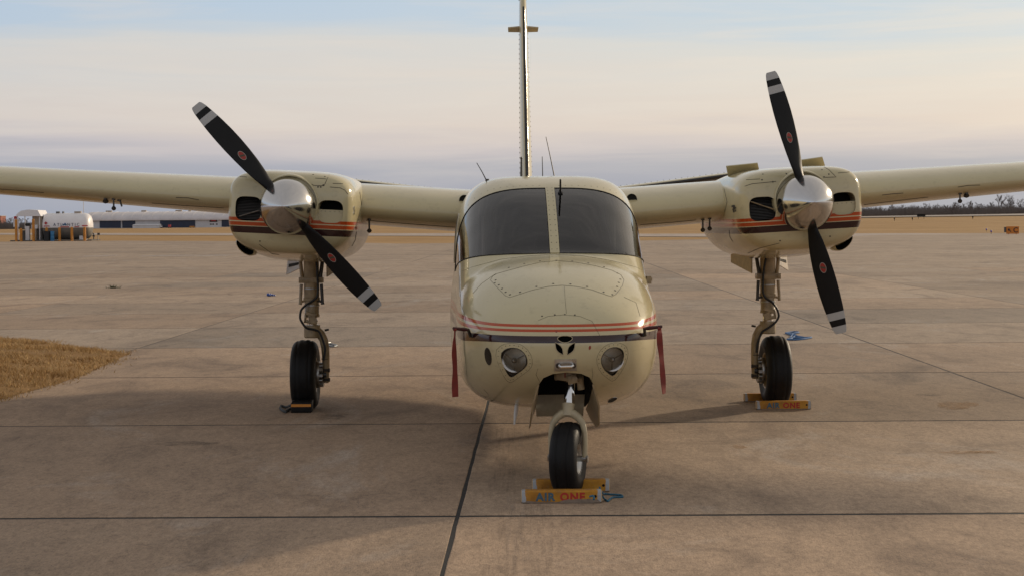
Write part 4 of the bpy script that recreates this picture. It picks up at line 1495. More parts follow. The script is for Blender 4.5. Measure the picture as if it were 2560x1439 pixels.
for s, rot_deg in ((-1, -41.4), (1, -15.2)):
    tilt = R(3.0) * (1 if s < 0 else -1)
    nm = Matrix.Translation((s * NU, NV, NZ)) @ Matrix.Rotation(tilt, 4, 'Y')
    nac = obj('engine_nacelle', nac_me if s < 0 else nac_me.copy(), None, plane, nm)
    # grille with fine louvres in one intake, baffle plate in the other
    mb = MB()
    for k in range(15):
        z = -0.105 + 0.158 * k / 14
        mb.box((-0.302, 0.115, z), (0.19, 0.022, 0.0035), Matrix.Rotation(R(-22), 3, 'X'))
    mb.build('grille_louvres', M['dark_steel'], nac, smooth=0)['kind'] = 'stuff'
    MB().prism([(x, 0, z) for x, z in sq(-0.302, -0.026, 0.096, 0.089, 3.6)], (0, 0.14, 0), (0, 0.15, 0)).build('oil_cooler_core', M['black'], nac)
    a_, b_ = ((-0.37, 0.090, -0.085), (-0.225, 0.090, -0.035)) if s < 0 else ((-0.385, 0.090, 0.035), (-0.21, 0.090, -0.035))
    MB().tube([a_, b_], 0.0045, 6).build('grille_brace', M['steel'] if s < 0 else M['gear'], nac)
    poly = [(x, z) for x, z in sq(0.304, -0.022, 0.0935, 0.0835, 3.2, 40)]
    low = [(x, min(z, -0.008)) for x, z in poly]
    MB().prism([(x, 0, z) for x, z in low], (0, 0.090, 0), (0, 0.098, 0)).build('intake_baffle', M['cream'], nac)
    mb = MB()
    for x in (0.235, 0.265, 0.30, 0.335, 0.37): mb.tube([(x, 0.0895, -0.020), (x, 0.091, -0.020)], 0.003, 6)
    mb.build('baffle_rivets', M['screw'], nac)['kind'] = 'stuff'
    MB().lathe(fine_prof([(0.222, 0.14), (0.219, 0.070), (0.215, 0.046), (0.210, 0.036), (0.205, 0.034), (0.200, 0.040), (0.198, 0.07)], 3), 'Y', (0, 0, 0.026), 56).build('cowl_ring', M['nac'], nac, smooth=60)
    # exhaust scoop hugging the outboard lower corner
    ex = MB()
    tl = R(-40) * (1 if s < 0 else -1)
    ring_o = []
    secs = [(0.33, 0.080, 0.042, 0), (0.345, 0.086, 0.048, 0), (0.50, 0.089, 0.050, 0.0), (0.75, 0.085, 0.045, 0.02), (1.05, 0.06, 0.03, 0.05)]
    rr = []
    for y, a1, b1, up in secs:
        c_ = Vector((s * 0.355, y, -0.315 + up))
        rr.append(np.array([tuple(c_ + Vector((a1 * math.cos(q) * math.cos(tl) - b1 * math.sin(q) * math.sin(tl), 0, a1 * math.cos(q) * math.sin(tl) + b1 * math.sin(q) * math.cos(tl)))) for q in np.linspace(0, 2 * math.pi, 28, endpoint=False)]))
    me = loft_mesh('exhaust_scoop', rr, False, True)
    ob = obj('exhaust_scoop', me, M['cream'], nac)
    rr2 = [np.array(rr[0]), np.array(rr[2]) * 1.0]
    inn = []
    for y, k in ((0.33, 1.0), (0.338, 0.93), (0.55, 0.90)):
        c_ = np.array((s * 0.355, 0, -0.315))
        base = np.array(rr[0])
        q = c_ + (base - c_) * k
        q[:, 1] = y
        inn.append(q)
    obj('exhaust_mouth', loft_mesh('exhaust_mouth', inn, False, True), M['pit'], nac)
    # panel lines, latches, emblem
    li = nm.inverted()
    def npix(px, py):
        o_, d_ = lray(px, py)
        return NAC.hit(li @ o_, li.to_3x3() @ d_)
    mb = MB()
    lns = ([(765, 455), (785, 464), (810, 465), (816, 452), (823, 438)], [(825, 468), (850, 470), (862, 476), (870, 486)], [(788, 446), (815, 448)], [(832, 459), (857, 460)],
           [(600, 442), (617, 443)], [(648, 611), (680, 634), (698, 637)], [(891, 580), (888, 600), (880, 615)], [(899, 480), (905, 520), (908, 550)]) if s < 0 else \
          ([(1862, 466), (1880, 460), (1940, 454)], [(1866, 450), (1900, 448)], [(2062, 444), (2090, 443), (2072, 425), (2060, 418)], [(2095, 433), (2130, 430)],
           [(1823, 576), (1825, 592), (1832, 604)], [(1810, 472), (1818, 505), (1812, 530)], [(1870, 633), (1900, 620), (1948, 608)])
    for ln in lns:
        h = [npix(x, y) for x, y in dens(ln, False, 6)]
        h = [q for q in h if q]
        if len(h) > 1: surf_line(h, 0.0024, 5, mb=mb)
    mb.build('cowl_lines', M['seam'], nac)['kind'] = 'stuff'
    sc = [(727, 439), (783, 437), (812, 442), (759, 449), (808, 463), (795, 468), (802, 468), (650, 603)] if s < 0 else [(1907, 436), (1905, 450), (1932, 455), (1966, 435), (2055, 425), (2072, 436), (2060, 443), (2075, 591), (1950, 602)]
    h = [npix(x, y) for x, y in sc]
    screws([q for q in h if q], 0.006, 0.002).build('cowl_screws', M['screw'], nac)['kind'] = 'stuff'
    if s < 0:
        mb = MB()
        for dx, dy in ((0, -7), (1, 0), (0, 7)):
            p, nn = npix(884 + dx, 527 + dy)
            mb.tube([p - nn * 0.002, p + nn * 0.006], 0.012, 8)
        mb.build('cowl_latch', M['chrome'], nac)
    else:
        mb = MB()
        for poly in ([(1829, 514), (1838, 513), (1838, 518), (1829, 519)], [(1832, 513), (1836, 513), (1837, 531), (1833, 532)], [(1835, 519), (1841, 517), (1841, 522), (1835, 524)], [(1831, 522), (1834, 522), (1835, 528), (1831, 526)], [(1838, 524), (1841, 524), (1841, 529), (1838, 530)]):
            q = patch(npix, poly, 0.0012, (1.0, 0.3))
            mb.add(q.v, q.f)
        mb.build('nacelle_emblem', M['black'], nac, smooth=0)
    # raised cowl flaps on the right nacelle only
    if s > 0:
        for q in (((1815, 416), (1894, 408), (1903, 446), (1822, 452)), ((2000, 401), (2056, 393), (2068, 432), (2004, 438))):
            a0 = [lpt(*q[0], 3.62), lpt(*q[1], 3.62), lpt(*q[2], 3.80), lpt(*q[3], 3.80)]
            pts = [li @ p for p in a0]
            door('cowl_flap', pts, nac, M['cream'], 0.008)
    # gear doors
    dd = [lpt(1828, 636, 4.75), lpt(1880, 640, 4.25), lpt(1880, 683, 4.25), lpt(1828, 656, 4.75)]
    do = [lpt(1938, 626, 4.25), lpt(1963, 620, 4.75), lpt(1970, 676, 4.75), lpt(1944, 660, 4.25)]
    if s < 0:
        dd = [Vector((-p.x, p.y, p.z)) for p in dd]
        do = [Vector((-p.x, p.y, p.z)) for p in do]
    door('gear_door', [li @ p for p in dd], nac, M['gear'])
    door('gear_door', [li @ p for p in do], nac, M['gear'])
    mb = MB()
    for f0, f1 in ((0.2, 0.35), (0.55, 0.70)):
        nn = (do[1] - do[0]).cross(do[2] - do[0]).normalized()
        if nn.y > 0: nn = -nn
        e = [do[0].lerp(do[3], f0).lerp(do[1].lerp(do[2], f0), 0.12), do[0].lerp(do[3], f0).lerp(do[1].lerp(do[2], f0), 0.85),
             do[0].lerp(do[3], f1).lerp(do[1].lerp(do[2], f1), 0.85), do[0].lerp(do[3], f1).lerp(do[1].lerp(do[2], f1), 0.12)]
        mb.prism([li @ (p + nn * 0.006) for p in e], (0, 0, 0), li.to_3x3() @ (nn * 0.002))
    mb.build('door_slots', M['pit'], nac, smooth=0)

    # propeller
    pm_ = Matrix.Translation((s * NU, NV, NZ)) @ Matrix.Rotation(tilt * 0, 4, 'Y')
    prop = obj('propeller', HUB, M['dark_steel'], plane, pm_)
    obj('spinner', SPM, M['spinner'], prop)
    for k in range(2):
        rm = Matrix.Rotation(R(rot_deg + 180 * k), 4, 'Y')
        obj('blade', BL, M['propblade'], prop, rm @ Matrix.Translation((0, -0.065, 0)))
        for me_, mt in ((EM1, 'pale_emblem'), (EM2, 'red_emblem'), (EM3, 'seam')):
            obj('blade_emblem', me_, M[mt], prop, rm @ Matrix.Translation((0, -0.065, 0)))

# ---- main gear
def tyre(R0, W, rim, groove=(), seg=64):
    pr = []
    hw = W / 2
    for a in np.linspace(-1, 1, 25):
        ang = a * math.pi / 2
        x = hw * math.copysign(abs(math.sin(ang)) ** 0.8, math.sin(ang))
        r_ = rim + (R0 - rim) * abs(math.cos(ang)) ** 0.42
        for g_ in groove:
            if abs(x - g_) < 0.006: r_ -= 0.006
        pr.append((max(r_, rim), x))
    pr[0] = (rim, -hw * 0.80)
    pr[-1] = (rim, hw * 0.80)
    return pr
def fine_x(pr):
    out = []
    for i in range(len(pr) - 1):
        out.append(pr[i])
    out.append(pr[-1])
    return out
def flat_tyre(me, zc, floor=0.0015):
    for v in me.vertices:
        if v.co.z + zc < floor:
            d = floor - (v.co.z + zc)
            v.co.z += d
            v.co.x *= 1 + d * 6
GV = 4.20
for s in (-1, 1):
    g = obj('main_landing_gear', MB().lathe([(0.02, 1.42), (0.070, 1.42), (0.070, 1.30), (0.064, 1.28), (0.064, 0.93), (0.070, 0.925), (0.070, 0.905), (0.060, 0.90), (0.060, 0.79), (0.064, 0.785), (0.064, 0.765), (0.03, 0.76)], 'Z', (s * 1.907, GV, 0), 28).mesh('gear_leg', 40), M['gear'], plane)
    MB().lathe([(0.044, 0.78), (0.044, 0.66)], 'Z', (s * 1.907, GV, 0), 20).build('piston', M['chrome'], g)
    cl_ = MB()
    cl_.box((s * 1.907, GV - 0.01, 1.072), (0.20, 0.11, 0.048))
    for q in (-1, 1): cl_.tube([(s * 1.907 + q * 0.075, GV - 0.07, 1.072), (s * 1.907 + q * 0.075, GV - 0.06, 1.072)], 0.012, 10)
    me = cl_.mesh('collar', 0); bevel_mesh(me, 0.006, 2)
    obj('collar', me, M['gear'], g)
    for q in (-1, 1):
        lk = MB()
        lk.tube([(s * 1.907 + q * 0.083, GV - 0.02, 1.04), (s * 1.907 + q * 0.092, GV - 0.03, 0.885), (s * 1.907 + q * 0.094, GV - 0.03, 0.87)], [0.014, 0.013, 0.016], 10)
        lk.tube([(s * 1.907 + q * 0.075, GV - 0.02, 1.09), (s * 1.907 + q * 0.105, GV + 0.04, 1.34)], 0.016, 10)
        lk.tube([(s * 1.907 + q * 0.092, GV - 0.03, 0.89), (s * 1.907 + q * 0.04, GV - 0.03, 0.905)], 0.010, 8)
        lk.build('side_link', M['gear'] if q * s > 0 else M['dark_steel'], g)
    MB().box((s * 1.80, GV + 0.05, 1.27), (0.07, 0.07, 0.10)).build('actuator', M['dark_steel'], g)
    # scissor fittings between leg and yoke
    sc_ = MB()
    sc_.box((s * 1.907, GV - 0.055, 0.79), (0.09, 0.05, 0.03), Matrix.Rotation(R(18), 3, 'Y'))
    sc_.box((s * 1.89, GV - 0.07, 0.745), (0.06, 0.03, 0.06), Matrix.Rotation(R(-25), 3, 'Y'))
    sc_.tube([(s * 1.95, GV - 0.07, 0.735), (s * 1.86, GV - 0.07, 0.712)], 0.014, 8)
    sc_.tube([(s * 1.95, GV - 0.06, 0.80), (s * 1.96, GV - 0.06, 0.72)], 0.011, 8)
    me = sc_.mesh('scissor', 0); bevel_mesh(me, 0.004, 1)
    obj('torque_link', me, M['gear'], g)
    # yoke and arm
    yk = MB()
    yk.lathe([(0.02, 0.70), (0.066, 0.70), (0.068, 0.68), (0.068, 0.602), (0.060, 0.592), (0.02, 0.592)], 'Z', (s * 1.907, GV, 0), 24)
    yk.build('yoke', M['gear'], g)
    ar = [(1.915, 0.652, 0.050), (1.875, 0.648, 0.046), (1.838, 0.622, 0.040), (1.812, 0.575, 0.036), (1.800, 0.510, 0.034), (1.796, 0.44, 0.032), (1.796, 0.34, 0.030), (1.797, 0.27, 0.028), (1.800, 0.215, 0.026)]
    MB().tube([(s * u, GV, z) for u, z, _ in ar], [r_ for _, _, r_ in ar], 16).build('axle_arm', M['gear'], g)
    MB().tube([(s * 1.80, GV - 0.03, 0.655), (s * 1.765, GV - 0.03, 0.662)], 0.009, 8).build('jack_pad', M['dark_steel'], g)
    MB().tube([(s * 1.80, GV - 0.001, 0.418), (s * 1.80, GV - 0.001, 0.412)], 0.0335, 16).build('arm_clamp', M['seam'], g)
    # wheel
    ty = MB().lathe(tyre(0.293, 0.215, 0.145, (-0.05, 0.0, 0.05)), 'X', (0, 0, 0), 64).mesh('tyre', 40)
    flat_tyre(ty, 0.283)
    obj('tyre', ty, M['rubber'], g, Matrix.Translation((s * 1.968, GV, 0.283)))
    wh = MB().lathe([(0.03, -0.02), (0.06, -0.03), (0.10, -0.035), (0.13, -0.055), (0.140, -0.085), (0.150, -0.088), (0.146, -0.06), (0.146, 0.06), (0.150, 0.088), (0.140, 0.085), (0.13, 0.055), (0.10, 0.035), (0.06, 0.03), (0.03, 0.02)], 'X', (s * 1.968, GV, 0.283), 40)
    wh.build('wheel_rim', M['gear'], g)
    br = MB().lathe([(0.05, 1.845 * s), (0.108, 1.845 * s), (0.110, 1.85 * s), (0.110, 1.872 * s), (0.108, 1.877 * s), (0.05, 1.877 * s)], 'X', (0, GV, 0.283), 36)
    br.build('brake_disc', M['steel'], g)
    cp = MB()
    for a in range(9):
        an = R(60 + a * 30)
        cp.box((s * 1.838, GV + 0.085 * math.cos(an), 0.283 + 0.085 * math.sin(an)), (0.045, 0.034, 0.030), Matrix.Rotation(an, 3, 'X'))
    me = cp.mesh('caliper', 0); bevel_mesh(me, 0.004, 1)
    obj('brake_caliper', me, M['steel'], g)
    MB().tube([(s * 1.79, GV, 0.283), (s * 1.90, GV, 0.283)], 0.035, 20).build('axle', M['dark_steel'], g)
    for z in (0.325, 0.245):
        bt = MB().tube([(s * 1.815, GV - 0.06, z), (s * 1.772, GV - 0.06, z)], 0.012, 6).tube([(s * 1.775, GV - 0.06, z), (s * 1.757, GV - 0.06, z)], 0.017, 6)
        bt.build('brake_bolt', M['dark_steel'], g)
    # brake hose
    if s < 0:
        hp = [(775 + 14, 632), (793, 680), (795, 720), (793, 740), (780, 753), (765, 762), (752, 777), (750, 793), (757, 808), (768, 820), (785, 823), (797, 828), (803, 838), (808, 852), (813, 870), (809, 900)]
    else:
        hp = [(1917, 632), (1908, 690), (1907, 725), (1912, 742), (1930, 755), (1944, 775), (1947, 788), (1940, 803), (1922, 818), (1905, 829), (1898, 845), (1893, 860), (1891, 880)]
    pts = [lpt(x, y, GV - 0.085) for x, y in hp]
    P_ = np.array([tuple(p) for p in pts])
    L = np.concatenate([[0], np.cumsum(np.linalg.norm(np.diff(P_, axis=0), axis=1))])
    q = np.linspace(0, L[-1], 60)
    P2 = np.stack([pchip(L, P_[:, k], q) for k in range(3)], 1)
    MB().tube([Vector(p) for p in P2], 0.0095, 8).build('brake_hose', M['hose'], g)
    for z in (1.0, 0.86):
        MB().lathe([(0.0655, z - 0.006), (0.0668, z), (0.0655, z + 0.006)], 'Z', (s * 1.907, GV, 0), 24).build('hose_clip', M['steel'], g)

# ---- nose gear, steered a little
NG = Matrix.Translation((-0.004, -0.19, 0)) @ Matrix.Rotation(R(-15), 4, 'Z')
ng = obj('nose_landing_gear', MB().lathe([(0.02, 0.78), (0.05, 0.78), (0.055, 0.70), (0.055, 0.655), (0.04, 0.645), (0.02, 0.645)], 'Z', (0, 0.10, 0), 24).mesh('nose_leg', 40), M['gear'], plane, NG)
cast = MB()
cast.box((-0.035, 0.075, 0.665), (0.09, 0.07, 0.06), Matrix.Rotation(R(6), 3, 'Y'))
cast.box((0.02, 0.06, 0.645), (0.06, 0.06, 0.05), Matrix.Rotation(R(-14), 3, 'Y'))
cast.tube([(-0.09, 0.07, 0.655), (-0.05, 0.07, 0.66)], 0.022, 12)
cast.tube([(0.035, 0.02, 0.648), (0.035, 0.06, 0.648)], 0.020, 14)
cast.tube([(0.06, 0.06, 0.66), (0.055, 0.09, 0.62), (0.06, 0.09, 0.58)], 0.022, 10)
cast.tube([(0.02, 0.05, 0.70), (0.05, 0.05, 0.71)], 0.016, 10)
me = cast.mesh('casting', 0); bevel_mesh(me, 0.008, 2)
obj('steering_casting', me, M['gear'], ng)
MB().box((-0.022, 0.036, 0.668), (0.006, 0.006, 0.03)).build('red_tag', M['chip'], ng)
MB().tube([(0, 0.09, 0.67), (0, 0.012, 0.44)], 0.030, 24).build('oleo_piston', M['chrome'], ng)
fk = MB()
fk.tube([(0, 0.022, 0.505), (0, 0.014, 0.485), (0, 0.004, 0.455), (0, 0.0, 0.440)], [0.037, 0.033, 0.034, 0.032], 24)
for q in (-1, 1):
    pts = [(0, 0.004, 0.462), (0.035, 0.002, 0.452), (0.064, 0, 0.430), (0.086, 0, 0.396), (0.097, 0, 0.345), (0.100, 0, 0.29), (0.098, 0, 0.24), (0.096, 0, 0.19)]
    fk.tube([(q * x, y, z) for x, y, z in pts], [0.026, 0.025, 0.022, 0.018, 0.016, 0.0145, 0.014, 0.016], 14)
fk.build('fork', M['cream_dull'], ng)
ty = MB().lathe(tyre(0.207, 0.160, 0.086, (-0.03, 0.03)), 'X', (0, 0, 0), 64).mesh('nose_tyre', 40)
flat_tyre(ty, 0.199)
obj('tyre', ty, M['rubber'], ng, Matrix.Translation((0, 0, 0.199)))
MB().lathe([(0.02, -0.05), (0.035, -0.05), (0.04, -0.03), (0.07, -0.035), (0.082, -0.06), (0.092, -0.066), (0.088, -0.04), (0.088, 0.04), (0.092, 0.066), (0.082, 0.06), (0.07, 0.035), (0.04, 0.03), (0.035, 0.05), (0.02, 0.05)], 'X', (0, 0, 0.199), 36).build('wheel_rim', M['alu'], ng)
MB().tube([(-0.112, 0, 0.199), (0.112, 0, 0.199)], 0.017, 14).tube([(0.104, 0, 0.199), (0.116, 0, 0.199)], 0.022, 6).tube([(-0.104, 0, 0.199), (-0.116, 0, 0.199)], 0.022, 6).build('axle', M['steel'], ng)

# ------------------------------------------------------------------ things on and around the airplane
def strip_mesh(centers, halfw, t=0.0016):
    """cloth strip: centers (Vector), halfw (Vector) per row"""
    mb = MB()
    n = len(centers)
    vs = []
    for c_, h_ in zip(centers, halfw):
        nn = h_.cross(Vector((0, 0, 1))).normalized() * t
        vs += [c_ - h_ - nn, c_ + h_ - nn, c_ + h_ + nn, c_ - h_ + nn]
    fs = []
    for i in range(n - 1):
        for k in range(4):
            k2 = (k + 1) % 4
            fs.append((4 * i + k, 4 * i + k2, 4 * i + 4 + k2, 4 * i + 4 + k))
    fs += [(0, 1, 2, 3), tuple(4 * (n - 1) + k for k in range(4))]
    return mb.add(vs, fs)
for nm, rows, lab in (('l', [(1137, 823, 1.5), (1136, 850, 3.0), (1136, 890, 5.0), (1137, 930, 6.2), (1138, 965, 7.2), (1138, 991, 7.8)], 'red pitot cover with long streamer hanging left of the airplane nose'),
                      ('r', [(1648, 820, 5.0), (1649, 832, 7.0), (1650, 860, 7.0), (1654, 900, 6.6), (1658, 945, 6.0), (1660, 983, 5.2)], 'red pitot cover with long streamer hanging right of the airplane nose')):
    e, t_ = PIT[nm]
    root = empty('pitot_cover', PM @ t_)
    tag(root, lab, 'pitot cover', 'red covers on the pitot tubes')
    RI = Matrix.Translation(-(PM @ t_))
    d_ = (t_ - e).normalized()
    ew, tw = PM @ e, PM @ (t_ + d_ * 0.012)
    mb = MB().tube([ew.lerp(tw, 0.15), ew.lerp(tw, 0.35), ew.lerp(tw, 0.7), tw], [0.0095, 0.0105, 0.0095, 0.0085], 12)
    obj('cover_sleeve', mb.mesh('cover_sleeve'), M['sleeve'], root, RI)
    rows_f = []
    for i in range(len(rows) - 1):
        for k in range(5):
            f = k / 5
            rows_f.append(tuple(rows[i][j] * (1 - f) + rows[i + 1][j] * f for j in range(3)))
    rows_f.append(rows[-1])
    Yd = (PM @ t_).y
    cs, hs = [], []
    for i, (x, y, w) in enumerate(rows_f):
        p = wp(x, y, Yd + 0.004 * math.sin(i * 0.7))
        hw = 0.019
        vis = w * Yd / FPX
        ang = math.acos(min(1, vis / hw)) if vis < hw else 0.0
        cs.append(p + Vector((0.0012 * math.sin(i * 0.5 + 1), 0.004 * math.sin(i * 0.55), 0)))
        ang += 0.14 * math.sin(i * 0.55)
        hs.append(Vector((math.cos(ang), math.sin(ang), 0.03 * math.sin(i * 1.1))) * max(hw, vis))
    obj('streamer', strip_mesh(cs, hs).mesh('streamer', 60), M['red_cloth'], root, RI)
    mb = MB().lathe([(0.0005, -0.010), (0.009, -0.006), (0.011, 0.0), (0.009, 0.006), (0.0005, 0.010)], 'Z', cs[0] + Vector((0, -0.004, 0)), 10)
    obj('knot', mb.mesh('knot'), M['red_cloth'], root, RI)

# ---- wooden wheel chocks
M['chock'], t, b, l = new_mat('worn_yellow_chock_paint')
g = N(t, 'ShaderNodeTexCoord')
s_ = N(t, 'ShaderNodeSeparateXYZ')
l.new(g.outputs['Object'], s_.inputs[0])
col = ramp(t, noise_tex(t, 9.0, 6.0, 0.7), [(0.3, (0.26, 0.10, 0.006)), (0.55, (0.48, 0.215, 0.012)), (0.8, (0.60, 0.31, 0.03))])
edge_n = noise_tex(t, 22.0, 6.0, 0.75)
silver = math_node(t, 'GREATER_THAN', math_node(t, 'ADD', math_node(t, 'ABSOLUTE', s_.outputs[0]), math_node(t, 'MULTIPLY', edge_n, 0.03)), 0.212)
col = mixc(t, silver, col, (0.36, 0.37, 0.38))
endw = math_node(t, 'GREATER_THAN', math_node(t, 'ABSOLUTE', s_.outputs[0]), 0.2175)
col = mixc(t, endw, col, (0.45, 0.30, 0.14))
wear = ramp(t, noise_tex(t, 30.0, 6.0, 0.8), [(0.56, (0, 0, 0)), (0.68, (1, 1, 1))])
col = mixc(t, math_node(t, 'MULTIPLY', wear, 0.75), col, (0.20, 0.145, 0.09))
low_ = math_node(t, 'LESS_THAN', math_node(t, 'ADD', s_.outputs[2], math_node(t, 'MULTIPLY', edge_n, 0.016)), 0.0155)
col = mixc(t, low_, col, (0.21, 0.155, 0.11))
l.new(col, b.inputs['Base Color'])
b.inputs['Roughness'].default_value = 0.6
bump(t, b, noise_tex(t, 40.0, 5.0, 0.7, stretch=(0.3, 1, 1)), 0.3, 0.003)
M['blue_letter'] = simple('stencil_blue', (0.055, 0.115, 0.16), 0.6, var=0.3, scale=60)
M['red_letter'] = simple('stencil_red', (0.42, 0.025, 0.015), 0.6, var=0.25, scale=60)
M['bare_wood'] = simple('weathered_wood', (0.24, 0.185, 0.14), 0.85, var=0.3, scale=40, bmp=0.3)
mb = MB()
sec = [(-0.042, 0.004), (-0.036, 0.0), (0.036, 0.0), (0.042, 0.004), (0.040, 0.060), (0.030, 0.068), (-0.034, 0.070), (-0.042, 0.062)]
rows = []
for x, k in ((-0.222, 0.86), (-0.214, 0.97), (-0.16, 1.0), (0.0, 1.0), (0.16, 1.0), (0.215, 0.98), (0.222, 0.88)):
    rows.append(np.array([(x, y * k, 0.035 + (z - 0.035) * k) for y, z in sec]))
chock_me = loft_mesh('wheel_chock', rows)
for v in chock_me.vertices:
    if v.co.z < 0.006: v.co.z = max(0.0, v.co.z - 0.005) if abs(v.co.x) < 0.2 else v.co.z
chock_me.set_sharp_from_angle(angle=R(40))
def letters(parent, txt, x, mat, size=0.060):
    me = text_mesh(txt, size, 0.0006, 0.0026, 1.16)
    o = obj('lettering', me, mat, parent, Matrix.Translation((x, -0.0424, 0.033)) @ Matrix.Rotation(R(90), 4, 'X'))
    return o
def wooden_chock(px, py, rz, lab, text=True, worn=False, group='yellow wooden wheel chocks'):
    p = gp(px, py)
    o = obj('wheel_chock', chock_me, M['chock'])
    o.location = (p.x, p.y + 0.042, 0.0005)
    o.rotation_euler = (0, 0, rz)
    tag(o, lab, 'wheel chock', group)
    if text:
        letters(o, 'AIR', -0.088, M['blue_letter'])
        letters(o, 'ONE', 0.060, M['red_letter'])
    hb = MB().tube([(0.185, -0.0418, 0.038), (0.185, -0.0436, 0.038)], 0.008, 12)
    hb.build('rope_hole', M['pit'], o)
    if worn:
        pts = [(-0.20, 0.0), (-0.19, 0.012), (-0.15, 0.008), (-0.12, 0.003), (-0.06, 0.002), (-0.02, 0.004), (0.01, 0.014), (0.04, 0.020), (0.06, 0.017), (0.09, 0.022), (0.13, 0.019), (0.16, 0.024), (0.20, 0.016), (0.212, 0.004), (0.212, 0.0)]
        MB().prism([(x, -0.0432, z + 0.003) for x, z in pts], (0, 0, 0), (0, -0.0006, 0)).build('worn_edge', M['bare_wood'], o, smooth=0)
    return o
wooden_chock(1404, 1257, R(-0.8), 'scuffed yellow wooden chock reading AIRONE in front of the nose wheel', True, True)
wooden_chock(1428, 1229, R(-1.5), 'yellow wooden chock half hidden behind the nose wheel', False)
wooden_chock(1960, 1023, R(0.5), 'yellow wooden chock reading AIRONE in front of the right main wheel', True)
wooden_chock(1927, 1003, 0.0, 'yellow wooden chock with silver ends behind the right main wheel', False)
M['rope'] = simple('blue_rope_fibre', (0.035, 0.13, 0.20), 0.8, var=0.35, scale=120)
M['rope2'] = simple('bright_blue_rope', (0.06, 0.15, 0.32), 0.8, var=0.35, scale=120)
def smooth_path(pts, n=60):
    P_ = np.array([tuple(p) for p in pts])
    L = np.concatenate([[0], np.cumsum(np.linalg.norm(np.diff(P_, axis=0), axis=1))])
    q = np.linspace(0, L[-1], n)
    return [Vector(p) for p in np.stack([pchip(L, P_[:, k], q) for k in range(3)], 1)]
def rope(name, pixpath, r, mat, lab, cat='rope', zs=None):
    pts = []
    for i, pp in enumerate(pixpath):
        z = pp[2] if len(pp) > 2 else r
        pts.append(gp(pp[0], pp[1], z))
    mb = MB().tube(smooth_path(pts), r, 8)
    return tag(mb.build(name, mat), lab, cat)
rope('chock_rope', [(1474, 1240, 0.046), (1483, 1238, 0.052), (1485, 1245, 0.040), (1484, 1247, 0.030)], 0.0055, M['rope'], 'short blue rope knot on the face of the front nose wheel chock')
rope('chock_rope', [(1507, 1240, 0.03), (1513, 1247), (1519, 1251), (1526, 1245), (1536, 1241), (1550, 1241), (1557, 1240), (1553, 1236), (1540, 1235), (1525, 1234), (1512, 1233), (1506, 1231, 0.02), (1501, 1222, 0.045), (1499, 1217, 0.06)], 0.0055, M['rope'], 'blue rope looping between the two nose wheel chocks')
mb = MB()
coil = [(1964, 831), (1985, 828), (1998, 829), (1972, 833), (1964, 831), (1978, 836), (2005, 842), (2018, 844), (1990, 839), (1975, 846), (1966, 847), (1985, 848), (2030, 842), (2000, 843), (1975, 844), (1983, 833), (1995, 840)]
rope('tie_down_rope', coil, 0.011, M['rope2'], 'tangled light blue rope lying on the apron right of the right main wheel')
chain = [(812, 861), (822, 858), (834, 860), (842, 863), (835, 865), (823, 862), (815, 857), (826, 855)]
M['chain'] = simple('galvanised_chain', (0.26, 0.27, 0.27), 0.5, 0.5, var=0.3, scale=60)
rope('tie_down_chain', chain, 0.011, M['chain'], 'grey tie-down chain on the apron just beyond the left main wheel', 'chain')
# black rubber chock at the left main wheel
p = gp(753, 1031)
bc = empty('rubber_chock', (p.x, p.y, 0))
tag(bc, 'black rubber chock with an orange stripe in front of the left main wheel', 'wheel chock')
mb = MB().prism([(-0.084, 0, 0.0), (-0.084, 0.13, 0.0), (-0.078, 0.12, 0.10), (-0.078, 0.03, 0.098), (-0.084, 0.002, 0.08)], (0, 0, 0), (0.166, 0, 0))
me = mb.mesh('rubber_chock', 0); bevel_mesh(me, 0.006, 2)
obj('chock_body', me, M['rubber'], bc)
M['orange_tape'] = simple('orange_reflector', (0.62, 0.23, 0.02), 0.4, var=0.1, scale=60)
MB().prism([(-0.082, -0.0005, 0.050), (0.080, -0.0005, 0.050), (0.080, 0.0003, 0.072), (-0.082, 0.0003, 0.072)], (0, -0.002, 0), (0, 0.0005, 0)).build('reflective_stripe', M['orange_tape'], bc, smooth=0)
M['greyrope'] = simple('dirty_grey_rope', (0.07, 0.075, 0.078), 0.85, var=0.3, scale=90)
lp = [gp(x, y, z) - Vector((p.x, p.y, 0)) for x, y, z in ((731, 1010, 0.05), (722, 1014, 0.03), (712, 1016, 0.012), (703, 1013, 0.02), (701, 1018, 0.014), (706, 1024, 0.012), (713, 1028, 0.012), (722, 1022, 0.012), (731, 1018, 0.02))]
MB().tube(smooth_path(lp, 40), 0.011, 8).build('chock_rope_loop', M['greyrope'], bc)
